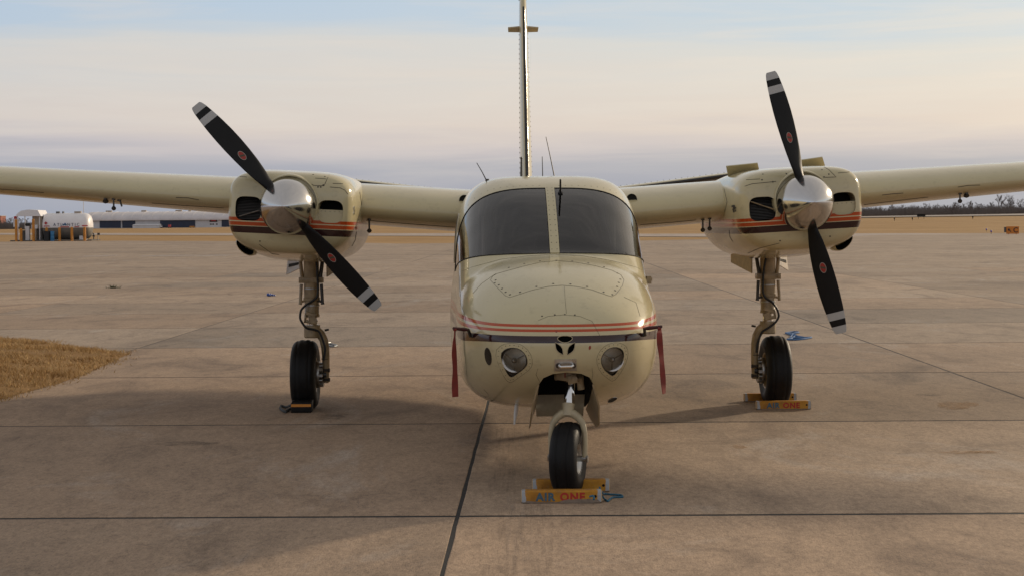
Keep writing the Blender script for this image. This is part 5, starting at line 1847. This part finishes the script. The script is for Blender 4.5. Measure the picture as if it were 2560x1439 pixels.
# small litter
p = gp(677, 740)
mb = MB()
for dx, dy, dz, r_ in ((-0.055, 0, 0.035, 0.038), (-0.005, 0.02, 0.030, 0.034), (0.045, -0.01, 0.026, 0.028), (0.085, 0.0, 0.02, 0.02), (-0.02, -0.03, 0.024, 0.026)):
    prof = [(0.0005, -0.9 * r_), (r_ * 0.7, -0.7 * r_), (r_, -0.1 * r_), (r_ * 0.8, 0.6 * r_), (0.0005, 0.95 * r_)]
    mb.lathe([(a, c) for a, c in prof], 'Z', (p.x + dx, p.y + dy, dz), 9)
M['blue_plastic'] = simple('blue_plastic', (0.02, 0.07, 0.30), 0.45, var=0.35, scale=30)
tag(mb.build('crumpled_plastic', M['blue_plastic']), 'small crumpled blue plastic lying on the apron behind the left propeller', 'litter')
p = gp(281, 720)
mb = MB()
r = random.Random(9)
for k in range(70):
    a, q, h = r.uniform(0, 6.28), abs(r.gauss(0, 0.05)), r.uniform(0.03, 0.10)
    x, y = p.x + q * math.cos(a) * 1.7, p.y + q * math.sin(a)
    la = r.uniform(0, 6.28)
    mb.add([(x - 0.008, y, 0), (x + 0.008, y, 0), (x + math.cos(la) * h, y + math.sin(la) * h, h)], [(0, 1, 2)])
M['weed'] = simple('grey_green_weed', (0.16, 0.16, 0.09), 0.8, var=0.3, scale=20)
tag(mb.build('weed_tuft', M['weed'], smooth=0, weld=False), 'small grey green weed tuft growing from an apron joint at the left', 'weed')

# ------------------------------------------------------------------ fuel station
YT = 175.0
K = YT / FPX
def at(px, py, Y=YT): return wp(px, py, Y)
M['tank'], t, b, l = new_mat('fuel_tank_paint')
g = N(t, 'ShaderNodeTexCoord')
s_ = N(t, 'ShaderNodeSeparateXYZ')
l.new(g.outputs['Object'], s_.inputs[0])
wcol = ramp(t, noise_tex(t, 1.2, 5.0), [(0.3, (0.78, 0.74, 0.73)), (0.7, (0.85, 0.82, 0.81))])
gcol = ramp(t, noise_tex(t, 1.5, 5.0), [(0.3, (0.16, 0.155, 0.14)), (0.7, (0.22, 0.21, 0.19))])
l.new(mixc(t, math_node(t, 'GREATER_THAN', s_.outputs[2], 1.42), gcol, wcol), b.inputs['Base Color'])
b.inputs['Roughness'].default_value = 0.4
M['pad'] = simple('dark_pad_concrete', (0.12, 0.115, 0.11), 0.9, var=0.2)
M['canopy'] = simple('white_canopy_sheet', (0.78, 0.76, 0.77), 0.5, var=0.06)
M['tan'] = simple('tan_panel', (0.38, 0.31, 0.24), 0.6)
M['orange'] = simple('orange_bollard_paint', (0.55, 0.22, 0.025), 0.5, var=0.2, scale=3)
M['navy'] = simple('navy_lettering', (0.02, 0.04, 0.10), 0.5)
M['logo_blue'] = simple('blue_logo', (0.03, 0.12, 0.26), 0.5)
M['red_sign'] = simple('red_sign_paint', (0.45, 0.05, 0.05), 0.5)
a = at(113, 600); c_ = at(231, 600)
x0, x1 = a.x, c_.x
tk = empty('fuel_tank', ((x0 + x1) / 2, YT, 0))
tag(tk, 'white fuel tank with grey underside, blue lettering and a white canopy beyond the apron', 'fuel tank')
ox = (x0 + x1) / 2
hl_ = (x1 - x0) / 2
TR, TZ = 1.42, 1.56
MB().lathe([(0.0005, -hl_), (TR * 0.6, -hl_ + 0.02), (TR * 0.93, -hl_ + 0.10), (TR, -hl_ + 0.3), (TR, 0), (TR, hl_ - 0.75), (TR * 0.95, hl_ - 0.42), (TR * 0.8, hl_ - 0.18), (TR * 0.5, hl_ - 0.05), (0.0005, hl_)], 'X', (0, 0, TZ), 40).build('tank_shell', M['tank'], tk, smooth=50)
MB().box((-1.4, 0, 0.06), (hl_ * 2 + 3.6, 3.8, 0.12)).build('pad', M['pad'], tk, smooth=0)
for x in (-hl_ * 0.6, hl_ * 0.62): MB().box((x, 0, 0.34), (0.35, 2.0, 0.5)).build('saddle', M['canopy'], tk, smooth=0)
cp = [at(x, y) for x, y in ((50, 541), (55, 534), (64, 527.5), (81, 524.5), (105, 526), (113, 541))]
hd = MB().prism([(p.x - ox, 0, p.z) for p in cp], (0, -1.6, 0), (0, 1.4, 0))
hd.build('canopy', M['canopy'], tk, smooth=0)
a, c_ = at(88, 571), at(111, 541)
MB().box(((a.x + c_.x) / 2 - ox, -0.2, (a.z + c_.z) / 2), (c_.x - a.x, 1.6, c_.z - a.z)).build('shaded_end_wall', M['tan'], tk, smooth=0)  # cream end wall, its shadow put into the tan colour
a, c_ = at(93, 600), at(112, 571)
MB().box(((a.x + c_.x) / 2 - ox, 0.0, (a.z + c_.z) / 2), (c_.x - a.x, 2.0, c_.z - a.z)).build('lower_cabinet', M['pad'], tk, smooth=0)
for x in (54, 108):
    q = at(x, 541)
    for yy_ in (-1.4, 1.2): MB().tube([(q.x - ox, yy_, 0.1), (q.x - ox, yy_, q.z)], 0.05, 8).build('canopy_post', M['canopy'], tk)
tm = text_mesh('ATLANTIC', 0.42, 0.004, 0.0, 1.55)
q = at(174, 562)
obj('lettering', tm, M['navy'], tk, Matrix.Translation((q.x - ox + 0.05, -TR - 0.02, q.z)) @ Matrix.Rotation(R(90), 4, 'X'))
q = at(171, 561)
MB().prism([(q.x - ox + dx, -TR - 0.03, q.z + dz) for dx, dz in ((-0.22, -0.12), (0.02, -0.06), (0.28, -0.14), (0.14, 0.06), (0.02, 0.17), (-0.08, 0.02), (-0.25, 0.08))], (0, 0, 0), (0, -0.01, 0)).build('logo', M['logo_blue'], tk, smooth=0)
for x, y, w, h in ((126, 565.5, 0.62, 0.10), (171, 567.5, 0.95, 0.10), (201, 567, 0.5, 0.09), (221, 564.5, 0.6, 0.11)):
    q = at(x, y)
    MB().box((q.x - ox, -TR - 0.03, q.z), (w, 0.012, h)).build('warning_strip', M['red_sign'], tk, smooth=0)
q = at(124, 558)
MB().box((q.x - ox, -TR - 0.02, q.z), (0.26, 0.012, 0.26), Matrix.Rotation(R(45), 3, 'Y')).build('hazard_placard', M['red_sign'], tk, smooth=0)
for x, w in ((145, 0.34), (158, 0.12), (195, 0.7)):
    q = at(x, 530)
    MB().box((q.x - ox, 0, TZ + TR + 0.08), (w, 0.4, 0.20)).build('tank_vent', M['pad'] if w < 0.5 else M['tan'], tk, smooth=0)
def bollard(px, ty, by, lab):
    p, q = at(px, by, YT - 2.2), at(px, ty, YT - 2.2)
    mb = MB().lathe([(0.0005, q.z + 0.03), (0.08, q.z + 0.02), (0.135, q.z - 0.03), (0.14, q.z - 0.1), (0.14, 0.0)], 'Z', (p.x, p.y, 0), 16)
    tag(mb.build('bollard', M['orange']), lab, 'bollard', 'orange bollards around the fuel tank')
for px, ty, by, lab in ((41, 549, 602, 'tall orange bollard at the far left, beside the red topped sign'), (53, 571, 602, 'short orange bollard under the canopy edge left of the white pump'),
                        (84, 548, 602, 'tall orange bollard in front of the canopy and white dispenser'), (117, 569, 602, 'short orange bollard rising behind the black bin'),
                        (149, 569, 602, 'short orange bollard right of the blue barrel'), (180, 568, 602, 'short orange bollard in front of the middle of the tank'),
                        (212, 568, 602, 'short orange bollard in front of the right end of the tank')):
    bollard(px, ty, by, lab)
M['barrel'] = simple('blue_barrel_plastic', (0.03, 0.17, 0.36), 0.45, var=0.1)
p, q = at(131, 602, YT - 2.9), at(131, 578, YT - 2.9)
mb = MB().lathe([(0.0005, q.z), (0.20, q.z), (0.215, q.z - 0.02), (0.21, q.z * 0.68), (0.22, q.z * 0.66), (0.21, q.z * 0.64), (0.21, q.z * 0.36), (0.22, q.z * 0.34), (0.21, q.z * 0.32), (0.215, 0.0)], 'Z', (p.x, p.y, 0), 20)
tag(mb.build('barrel', M['barrel']), 'blue plastic barrel standing in front of the white tank', 'barrel')
p, q = at(117.5, 602, YT - 2.9), at(117.5, 579, YT - 2.9)
mb = MB().box((p.x, p.y, q.z / 2), (0.50, 0.5, q.z), taper=1.08).box((p.x, p.y, q.z + 0.02), (0.56, 0.56, 0.05))
tag(mb.build('bin', M['black'], smooth=0), 'black bin beside the blue barrel', 'bin')
p, q = at(70, 600, YT - 1), at(70, 561, YT - 1)
rt = empty('fuel_pump', (p.x, p.y, 0)); tag(rt, 'slim white fuel pump under the canopy', 'fuel pump')
MB().box((0, 0, 0.85), (0.40, 0.4, 1.5)).build('pump_body', M['canopy'], rt, smooth=0)
MB().box((0, 0, 1.78), (0.42, 0.4, 0.26)).build('pump_head', M['black'], rt, smooth=0)
p = at(88, 600, YT - 1.2)
rt = empty('dispenser', (p.x, p.y, 0)); tag(rt, 'pale hose dispenser cabinet behind the tall bollard', 'dispenser')
MB().box((0, 0, 0.75), (0.32, 0.4, 1.35)).build('cabinet', M['tan'], rt, smooth=0)
MB().box((0, 0, 1.55), (0.62, 0.45, 0.42)).build('reel_box', M['canopy'], rt, smooth=0)
p = at(60, 600, YT + 0.6)
tag(MB().box((p.x, p.y, 0.62), (0.55, 0.5, 1.1)).box((p.x, p.y, 1.28), (0.6, 0.55, 0.06)).build('hose_cabinet', M['pad'], smooth=0), 'dark cabinet under the canopy left of the white pump', 'cabinet')
p = at(38.5, 602, YT - 1)
rt = empty('fuel_sign', (p.x, p.y, 0)); tag(rt, 'small white sign board with a red top left of the canopy', 'sign')
q = at(38, 548, YT - 1); q2 = at(38, 540.5, YT - 1)
MB().box((0.1, 0.1, (1.55 + q.z) / 2), (0.62, 0.05, q.z - 1.55)).build('board', M['canopy'], rt, smooth=0)
MB().lathe([(0.0005, q2.z), (0.17, q2.z - 0.05), (0.17, q.z + 0.02), (0.0005, q.z + 0.01)], 'Z', (0.02, 0.1, 0), 12).build('red_lamp', M['red_sign'], rt)
MB().tube([(0, 0.15, 0), (0, 0.15, q.z)], 0.04, 8).build('post', M['dark_steel'], rt)
p = at(234.5, 601, YT + 0.5)
rt = empty('valve_pipe', (p.x, p.y, 0)); tag(rt, 'short grey valve pipe standing right of the tank', 'pipe')
MB().tube([(0, 0, 0), (0, 0, 0.75), (-0.25, 0, 0.85)], 0.06, 8).tube([(-0.12, 0, 0.5), (0.12, 0, 0.5)], 0.08, 8).build('pipe', M['dark_steel'], rt)
p = at(247, 600, YT + 0.5)
rt = empty('valve_post', (p.x, p.y, 0)); tag(rt, 'thin post with a grey box farthest right of the tank', 'post')
MB().tube([(-0.1, 0, 0), (-0.06, 0, 0.8)], 0.04, 8).build('stem', M['steel'], rt)
MB().box((0.0, 0, 0.72), (0.26, 0.2, 0.22)).build('box', M['dark_steel'], rt, smooth=0)
p, q = at(210.5, 600, 200), at(210.5, 496, 200)
tag(MB().tube([(p.x, 200, terrain(p.x, 200)), (p.x, 200, q.z)], [0.05, 0.035], 8).tube([(p.x, 200, q.z), (p.x, 200, q.z + 0.12)], 0.08, 8).build('mast', M['white']), 'thin white mast rising behind the fuel tank', 'mast')

# ------------------------------------------------------------------ hangar across the field
YH = 900.0
KH = YH / FPX
h0, h1 = wp(215, 568, YH).x, wp(596, 566, YH).x
gz = terrain((h0 + h1) / 2, YH)
hg = empty('hangar', ((h0 + h1) / 2, YH, gz))
tag(hg, 'long pale hangar with an arched roof and dark blue doors across the field', 'hangar')
hox = (h0 + h1) / 2
M['hwall'] = simple('hangar_white_wall', (0.60, 0.61, 0.64), 0.7, var=0.08, scale=0.3)
M['hroof'] = simple('hangar_roof_sheet', (0.60, 0.56, 0.56), 0.6, var=0.10, scale=0.25)
M['hdoor'] = simple('navy_hangar_door', (0.018, 0.030, 0.065), 0.5, var=0.15, scale=0.3)
WH = 20.5 * KH
RH = 21.0 * KH
L = h1 - h0
MB().box((0, 18, WH / 2), (L, 36, WH)).build('wall', M['hwall'], hg, smooth=0)
prof = [(-0.6 + 18 - 18.6 * math.cos(a), WH + RH * math.sin(a)) for a in np.linspace(0, math.pi, 26)]
rf = MB()
rings = [np.array([(x, y, z) for y, z in prof] + [(x, prof[-1][0], WH - 0.3), (x, prof[0][0], WH - 0.3)]) for x in (-L / 2 - 0.5, L / 2 + 0.5)]
roof = obj('roof', loft_mesh('roof', rings), M['hroof'], hg)
roof.data.set_sharp_from_angle(angle=R(30))
M['hrib'] = simple('roof_seam', (0.66, 0.62, 0.61), 0.6)
rib = MB().tube([(0, y, z + 0.03) for y, z in prof[:14]], 0.10, 5).mesh('roof_rib')
for k in range(15):
    o = obj('roof_rib', rib, M['hrib'], roof)
    o.location = (-L / 2 + (k + 0.5) * L / 15, 0, 0)
MB().box((0, -0.75, WH - 0.15), (L + 0.6, 0.4, 0.35)).build('eave', M['hrib'], hg, smooth=0)
def hbox(name, x0_, x1_, y0_, y1_, mat, dep=0.25, yoff=0.0, parent=None):
    a, c_ = wp(x0_, y1_, YH), wp(x1_, y0_, YH)
    za, zc = max(0.02, a.z - gz), c_.z - gz
    return MB().box(((a.x + c_.x) / 2 - hox, -dep / 2 - yoff, (za + zc) / 2), (c_.x - a.x, dep, zc - za)).build(name, mat, parent or hg, smooth=0)
for i in range(4): hbox('hangar_door', 249.5 + i * 13.2, 249.5 + i * 13.2 + 12.9, 552.5, 570, M['hdoor'], 0.25 + 0.08 * (i % 2))
for i in range(2): hbox('hangar_door', 306 + i * 16.2, 306 + i * 16.2 + 15.9, 551.5, 570, M['hdoor'], 0.25 + 0.08 * (i % 2))
for i in range(6): hbox('hangar_door', 400.5 + i * 14.6, 400.5 + i * 14.6 + 14.3, 549.5, 569, M['hdoor'], 0.25 + 0.08 * (i % 2))
hbox('hangar_door', 554.5, 585, 543, 567, M['hdoor'], 0.3)
hbox('sign_board', 524, 543, 547.5, 555.5, M['black'], 0.2)
hbox('sign_emblem', 527, 540, 549.5, 553.5, M['red_sign'], 0.06, 0.21)
for x in (533, 527, 542): hbox('small_window', x - 2.2, x + 2.2, 559, 562.5, M['pad'], 0.1)
for x, w in ((253, 15), (342, 12), (431, 16), (459, 6)):
    q = wp(x, 530, YH)
    MB().box((q.x - hox, 17.5, WH + RH + 0.3), (w * KH, 1.5, 1.0)).build('roof_vent', M['tan'], roof, smooth=0)
a, c_ = wp(334, 570, YH - 8), wp(400, 560.5, YH - 8)
sh = empty('shed', ((a.x + c_.x) / 2, YH - 8, terrain(a.x, YH - 8)))
tag(sh, 'low white lean-to shed between the dark hangar doors', 'shed')
zz = c_.z - sh.location.z
MB().box((0, 0, zz * 0.4), ((c_.x - a.x), 5, zz * 0.8)).build('wall', M['hwall'], sh, smooth=0)
MB().prism([(-(c_.x - a.x) / 2 - 0.2, -2.8, zz * 0.8), (-(c_.x - a.x) / 2 - 0.2, 2.7, zz * 0.8), (-(c_.x - a.x) / 2 - 0.2, 2.7, zz * 1.0)], (0, 0, 0), (c_.x - a.x + 0.4, 0, 0)).build('roof', M['hwall'], sh, smooth=0)
for px, w, h, mt, lab in ((424, 7, 7.5, 'red_sign', 'small reddish ground cart in front of the wide hangar door'), (403.5, 4, 5, 'hwall', 'small white ground cart at the left end of the wide hangar door'), (480, 13, 3.4, 'orange', 'low orange ground cart at the right end of the wide hangar door')):
    q = wp(px, 567, YH - 12)
    gz_ = terrain(q.x, YH - 12)
    rt = empty('ground_cart', (q.x, YH - 12, gz_))
    tag(rt, lab, 'cart', 'carts in front of the hangar')
    MB().box((0, 0, h * KH * 0.55 + 0.25), (w * KH, 1.2, h * KH * 0.75), taper=0.85).build('body', M[mt], rt, smooth=0)
    for sx in (-0.32, 0.32): MB().lathe([(0.05, -0.65), (0.28, -0.65), (0.28, 0.65), (0.05, 0.65)], 'Y', (sx * w * KH, 0, 0.28), 10).build('wheel', M['black'], rt)
# brick building far left
YB = 1150.0
a, c_ = wp(-30, 566, YB), wp(8, 541, YB)
zb = terrain(c_.x, YB)
rb = empty('brick_building', ((a.x + c_.x) / 2, YB, zb))
tag(rb, 'distant red brick building at the far left edge', 'building')
M['brick'] = simple('red_brick_wall', (0.30, 0.10, 0.07), 0.8, var=0.12, scale=0.5)
MB().box((0, 0, (c_.z - zb) / 2), (c_.x - a.x, 12, c_.z - zb)).build('wall', M['brick'], rb, smooth=0)
MB().box((0, 0, c_.z - zb + 0.2), (c_.x - a.x + 0.6, 12.6, 0.4)).build('roof', M['tan'], rb, smooth=0)
for k in range(3): MB().box(((c_.x - a.x) / 2 - 1.4 - k * 2.6, -6.02, (c_.z - zb) * 0.6), (0.9, 0.08, 1.3)).build('window', M['pad'], rb, smooth=0)

# ------------------------------------------------------------------ signs and lights on the field
YS = gp(2531, 586).y
rt = empty('taxiway_sign', (gp(2531, 586).x, YS, 0))
tag(rt, 'orange taxiway sign with a black arrow and letter C on the grass edge', 'sign')
ks = YS / FPX
M['sign_orange'] = simple('orange_sign_face', (0.62, 0.20, 0.02), 0.5, var=0.06)
W_, H_ = 31 * ks, 18.5 * ks
me = MB().box((0.02, 0, H_ / 2 + 0.05), (W_, 0.16, H_)).mesh('sign_panel', 0)
obj('sign_panel', me, M['sign_orange'], rt)
MB().box((-W_ / 2 - 0.08, 0.12, H_ / 2 + 0.10), (0.18, 0.14, H_ * 0.72)).build('end_box', M['pad'], rt, smooth=0)
for x in (-0.4, 0.4): MB().box((x, 0.02, 0.04), (0.06, 0.05, 0.08)).build('leg', M['dark_steel'], rt, smooth=0)
obj('lettering', text_mesh('C', 0.72, 0.003, 0.012), M['black'], rt, Matrix.Translation((0.30, -0.085, H_ / 2 + 0.03)) @ Matrix.Rotation(R(90), 4, 'X'))
ar = MB().prism([(-0.20, -0.084, 0.22), (-0.14, -0.084, 0.28), (-0.33, -0.084, 0.47), (-0.24, -0.084, 0.50), (-0.30, -0.084, 0.56), (-0.50, -0.084, 0.58), (-0.47, -0.084, 0.38), (-0.42, -0.084, 0.34), (-0.39, -0.084, 0.42)], (0, 0, 0), (0, -0.006, 0))
ar.build('arrow', M['black'], rt, smooth=0)
M['taxi_blue'] = simple('blue_taxi_lens', (0.06, 0.03, 0.30), 0.3)
for px, py, lab in ((2466, 579, 'farther blue taxiway edge light left of the orange sign'), (2478, 585, 'nearer blue taxiway edge light left of the orange sign')):
    q = gp(px, py)
    rt = empty('taxiway_light', (q.x, q.y, 0))
    tag(rt, lab, 'light', 'blue taxiway edge lights')
    MB().tube([(0, 0, 0), (0, 0, 0.22)], 0.03, 8).build('stake', M['dark_steel'], rt)
    MB().lathe([(0.08, 0.20), (0.10, 0.24), (0.095, 0.34), (0.06, 0.39), (0.0005, 0.40)], 'Z', (0, 0, 0), 12).build('lens', M['taxi_blue'], rt)
Yb = 470.0
q = wp(2303, 545, Yb)
gz_ = terrain(q.x, Yb)
rt = empty('runway_sign', (q.x, Yb, gz_))
tag(rt, 'dark runway sign seen from behind on the far grass', 'sign')
kb = Yb / FPX
top = wp(2303, 535.5, Yb).z - gz_
bot = wp(2303, 541.5, Yb).z - gz_
MB().box((0, 0, (top + bot) / 2), (20 * kb, 0.4, top - bot)).build('panel', M['pit'], rt, smooth=0)
for x in (-0.8, 0.8): MB().tube([(x, 0, 0), (x, 0, bot + 0.02)], 0.06, 6).build('leg', M['dark_steel'], rt)
for px, lab in ((2236, 'leftmost dark runway edge light on the far grass'), (2281, 'dark runway edge light just left of the runway sign'), (2432, 'dark runway edge light below the distant trees at the right')):
    q = wp(px, 548, 430)
    gz_ = terrain(q.x, 430)
    rt = empty('runway_light', (q.x, 430, gz_))
    tag(rt, lab, 'light', 'runway edge lights')
    MB().tube([(0, 0, 0), (0, 0, 0.5)], 0.06, 6).build('stake', M['pit'], rt)
    MB().lathe([(0.16, 0.45), (0.20, 0.55), (0.16, 0.75), (0.0005, 0.80)], 'Z', (0, 0, 0), 8).build('lens', M['pit'], rt)

# ------------------------------------------------------------------ bare trees
M['bark'] = simple('grey_brown_bark', (0.13, 0.11, 0.10), 0.9, var=0.25, scale=2)
M['twig'] = simple('grey_twigs', (0.16, 0.14, 0.13), 0.9, var=0.25, scale=1.2)
def bare_tree(seed, H=9.0, spread=0.42, narrow=1.0):
    r = random.Random(seed)
    tr, tw = MB(), MB()
    def grow(p, d, L, rad, lvl):
        steps = 3
        pts, rs = [p], [rad]
        q, dd = p.copy(), d.copy()
        for k in range(steps):
            dd = (dd + Vector((r.gauss(0, .14), r.gauss(0, .14), r.gauss(0.05, .08)))).normalized()
            q = q + dd * L / steps
            pts.append(q.copy()); rs.append(rad * (1 - 0.45 * (k + 1) / steps))
        (tr if lvl < 3 else tw).tube(pts, rs, 5 if lvl < 2 else 3, cap=False)
        if lvl >= 4: return
        nb_ = {0: 6, 1: 5, 2: 5, 3: 4}[lvl]
        for k in range(nb_):
            f = r.uniform(0.35, 1.0) if lvl else r.uniform(0.3, 1.0)
            i = min(steps - 1, int(f * steps))
            bp = pts[i].lerp(pts[i + 1], f * steps - i)
            a = r.uniform(0, 6.28)
            side = Vector((math.cos(a), math.sin(a), 0)) * spread * r.uniform(0.7, 1.5) * narrow
            nd = (dd * 0.75 + side + Vector((0, 0, 0.18))).normalized()
            grow(bp, nd, L * r.uniform(0.42, 0.62), max(rs[i] * 0.6, 0.028), lvl + 1)
    grow(Vector((0, 0, 0)), Vector((r.gauss(0, .03), r.gauss(0, .03), 1)).normalized(), H * 0.62, H * 0.018 + 0.04, 0)
    return tr.mesh('trunk', 60, False), tw.mesh('crown', 0, False)
protos = [bare_tree(11, 9, 0.55), bare_tree(12, 9, 0.65), bare_tree(13, 9, 0.5, 0.8), bare_tree(14, 9, 0.7), bare_tree(15, 9, 0.45, 0.7)]
protos_top = []
for tr, tw in protos:
    protos_top.append(max(v.co.z for v in tw.vertices))
r = random.Random(21)
def plant(px, topy, Y, kind, lab, group):
    b_ = wp(px, 540, Y)
    gz_ = terrain(b_.x, Y)
    h = wp(px, topy - 3, Y).z - gz_
    sc_ = h / protos_top[kind]
    rt = empty('bare_tree', (b_.x, Y, gz_ - 0.1), r.uniform(0, 6.28))
    rt.scale = (sc_ * r.uniform(0.95, 1.25), sc_ * r.uniform(0.95, 1.25), sc_)
    tag(rt, lab, 'tree', group)
    obj('trunk', protos[kind][0], M['bark'], rt)
    obj('crown', protos[kind][1], M['twig'], rt)
special = {2497: 'tall forked bare tree standing clear of the far tree line', 2519: 'tall dense bare tree next to the forked one near the right edge', 2548: 'bare tree nearest the right edge of the far tree line', 2162: 'bare tree in the far line touching the right nacelle'}
pxs = [(2162, 522), (2175, 519), (2190, 521), (2206, 517), (2222, 515), (2236, 512), (2250, 513), (2264, 519), (2277, 514), (2291, 516), (2305, 517), (2322, 509), (2336, 514), (2351, 510), (2366, 513), (2380, 507), (2394, 506), (2408, 510), (2420, 505), (2432, 503), (2447, 507), (2462, 511), (2480, 506), (2497, 487), (2519, 486), (2533, 508), (2548, 497), (2566, 500)]
ORD = ['first', 'second', 'third', 'fourth', 'fifth', 'sixth', 'seventh', 'eighth', 'ninth', 'tenth', 'eleventh', 'twelfth', 'thirteenth', 'fourteenth', 'fifteenth', 'sixteenth', 'seventeenth', 'eighteenth', 'nineteenth', 'twentieth',
       'twenty-first', 'twenty-second', 'twenty-third', 'twenty-fourth', 'twenty-fifth', 'twenty-sixth', 'twenty-seventh', 'twenty-eighth']
for i, (px, ty) in enumerate(pxs):
    lab = special.get(px, 'bare grey tree, ' + ORD[i] + ' from the left in the far line beyond the runway')
    plant(px, ty, 705 + r.uniform(0, 40), i % 5 if px not in (2497, 2519) else (2 if px == 2497 else 3), lab, 'bare trees beyond the runway')
for i, (px, ty) in enumerate(((4, 549), (16, 547), (28, 545), (39, 546), (52, 546), (63, 547))):
    plant(px, ty, 1000 + 15 * i, i % 5, ORD[i] + ' from the left of the distant dark bare trees behind the fuel canopy', 'bare trees behind the fuel station')
# scrub under the tree lines: one uncountable mass each
def scrub(name, px0, px1, Y, hmin, hmax, n, lab, topj=1.0):
    V, Fc = [], []
    rr_ = random.Random(33)
    for k in range(n):
        px = rr_.uniform(px0, px1)
        y = Y + rr_.uniform(-10, 25)
        b_ = wp(px, 540, y)
        z = terrain(b_.x, y) - 0.1
        h = rr_.uniform(hmin, hmax) * (0.65 + 0.5 * (0.5 + 0.5 * noise.noise(Vector((px * 0.03, 0, 3)))))
        z0 = z + rr_.uniform(0, 0.35) * h
        a = rr_.uniform(-0.5, 0.5)
        w = rr_.uniform(0.04, 0.11)
        b0 = len(V)
        V += [(b_.x - w, y, z0), (b_.x + w, y, z0), (b_.x + a * h * 0.5, y + rr_.uniform(-.3, .3), min(z0 + h * 0.75, z + h))]
        Fc.append((b0, b0 + 1, b0 + 2))
    me = bpy.data.meshes.new(name)
    me.from_pydata(V, [], Fc)
    o = obj(name, me, M['twig'])
    tag(o, lab, 'scrub', kind='stuff')
scrub('scrub', 2100, 2640, 715, 1.6, 5.4, 15000, 'grey leafless scrub filling the far tree line at the right')
scrub('scrub', -60, 80, 1010, 2.4, 5.6, 7000, 'dark leafless scrub at the far left beyond the fuel tank')
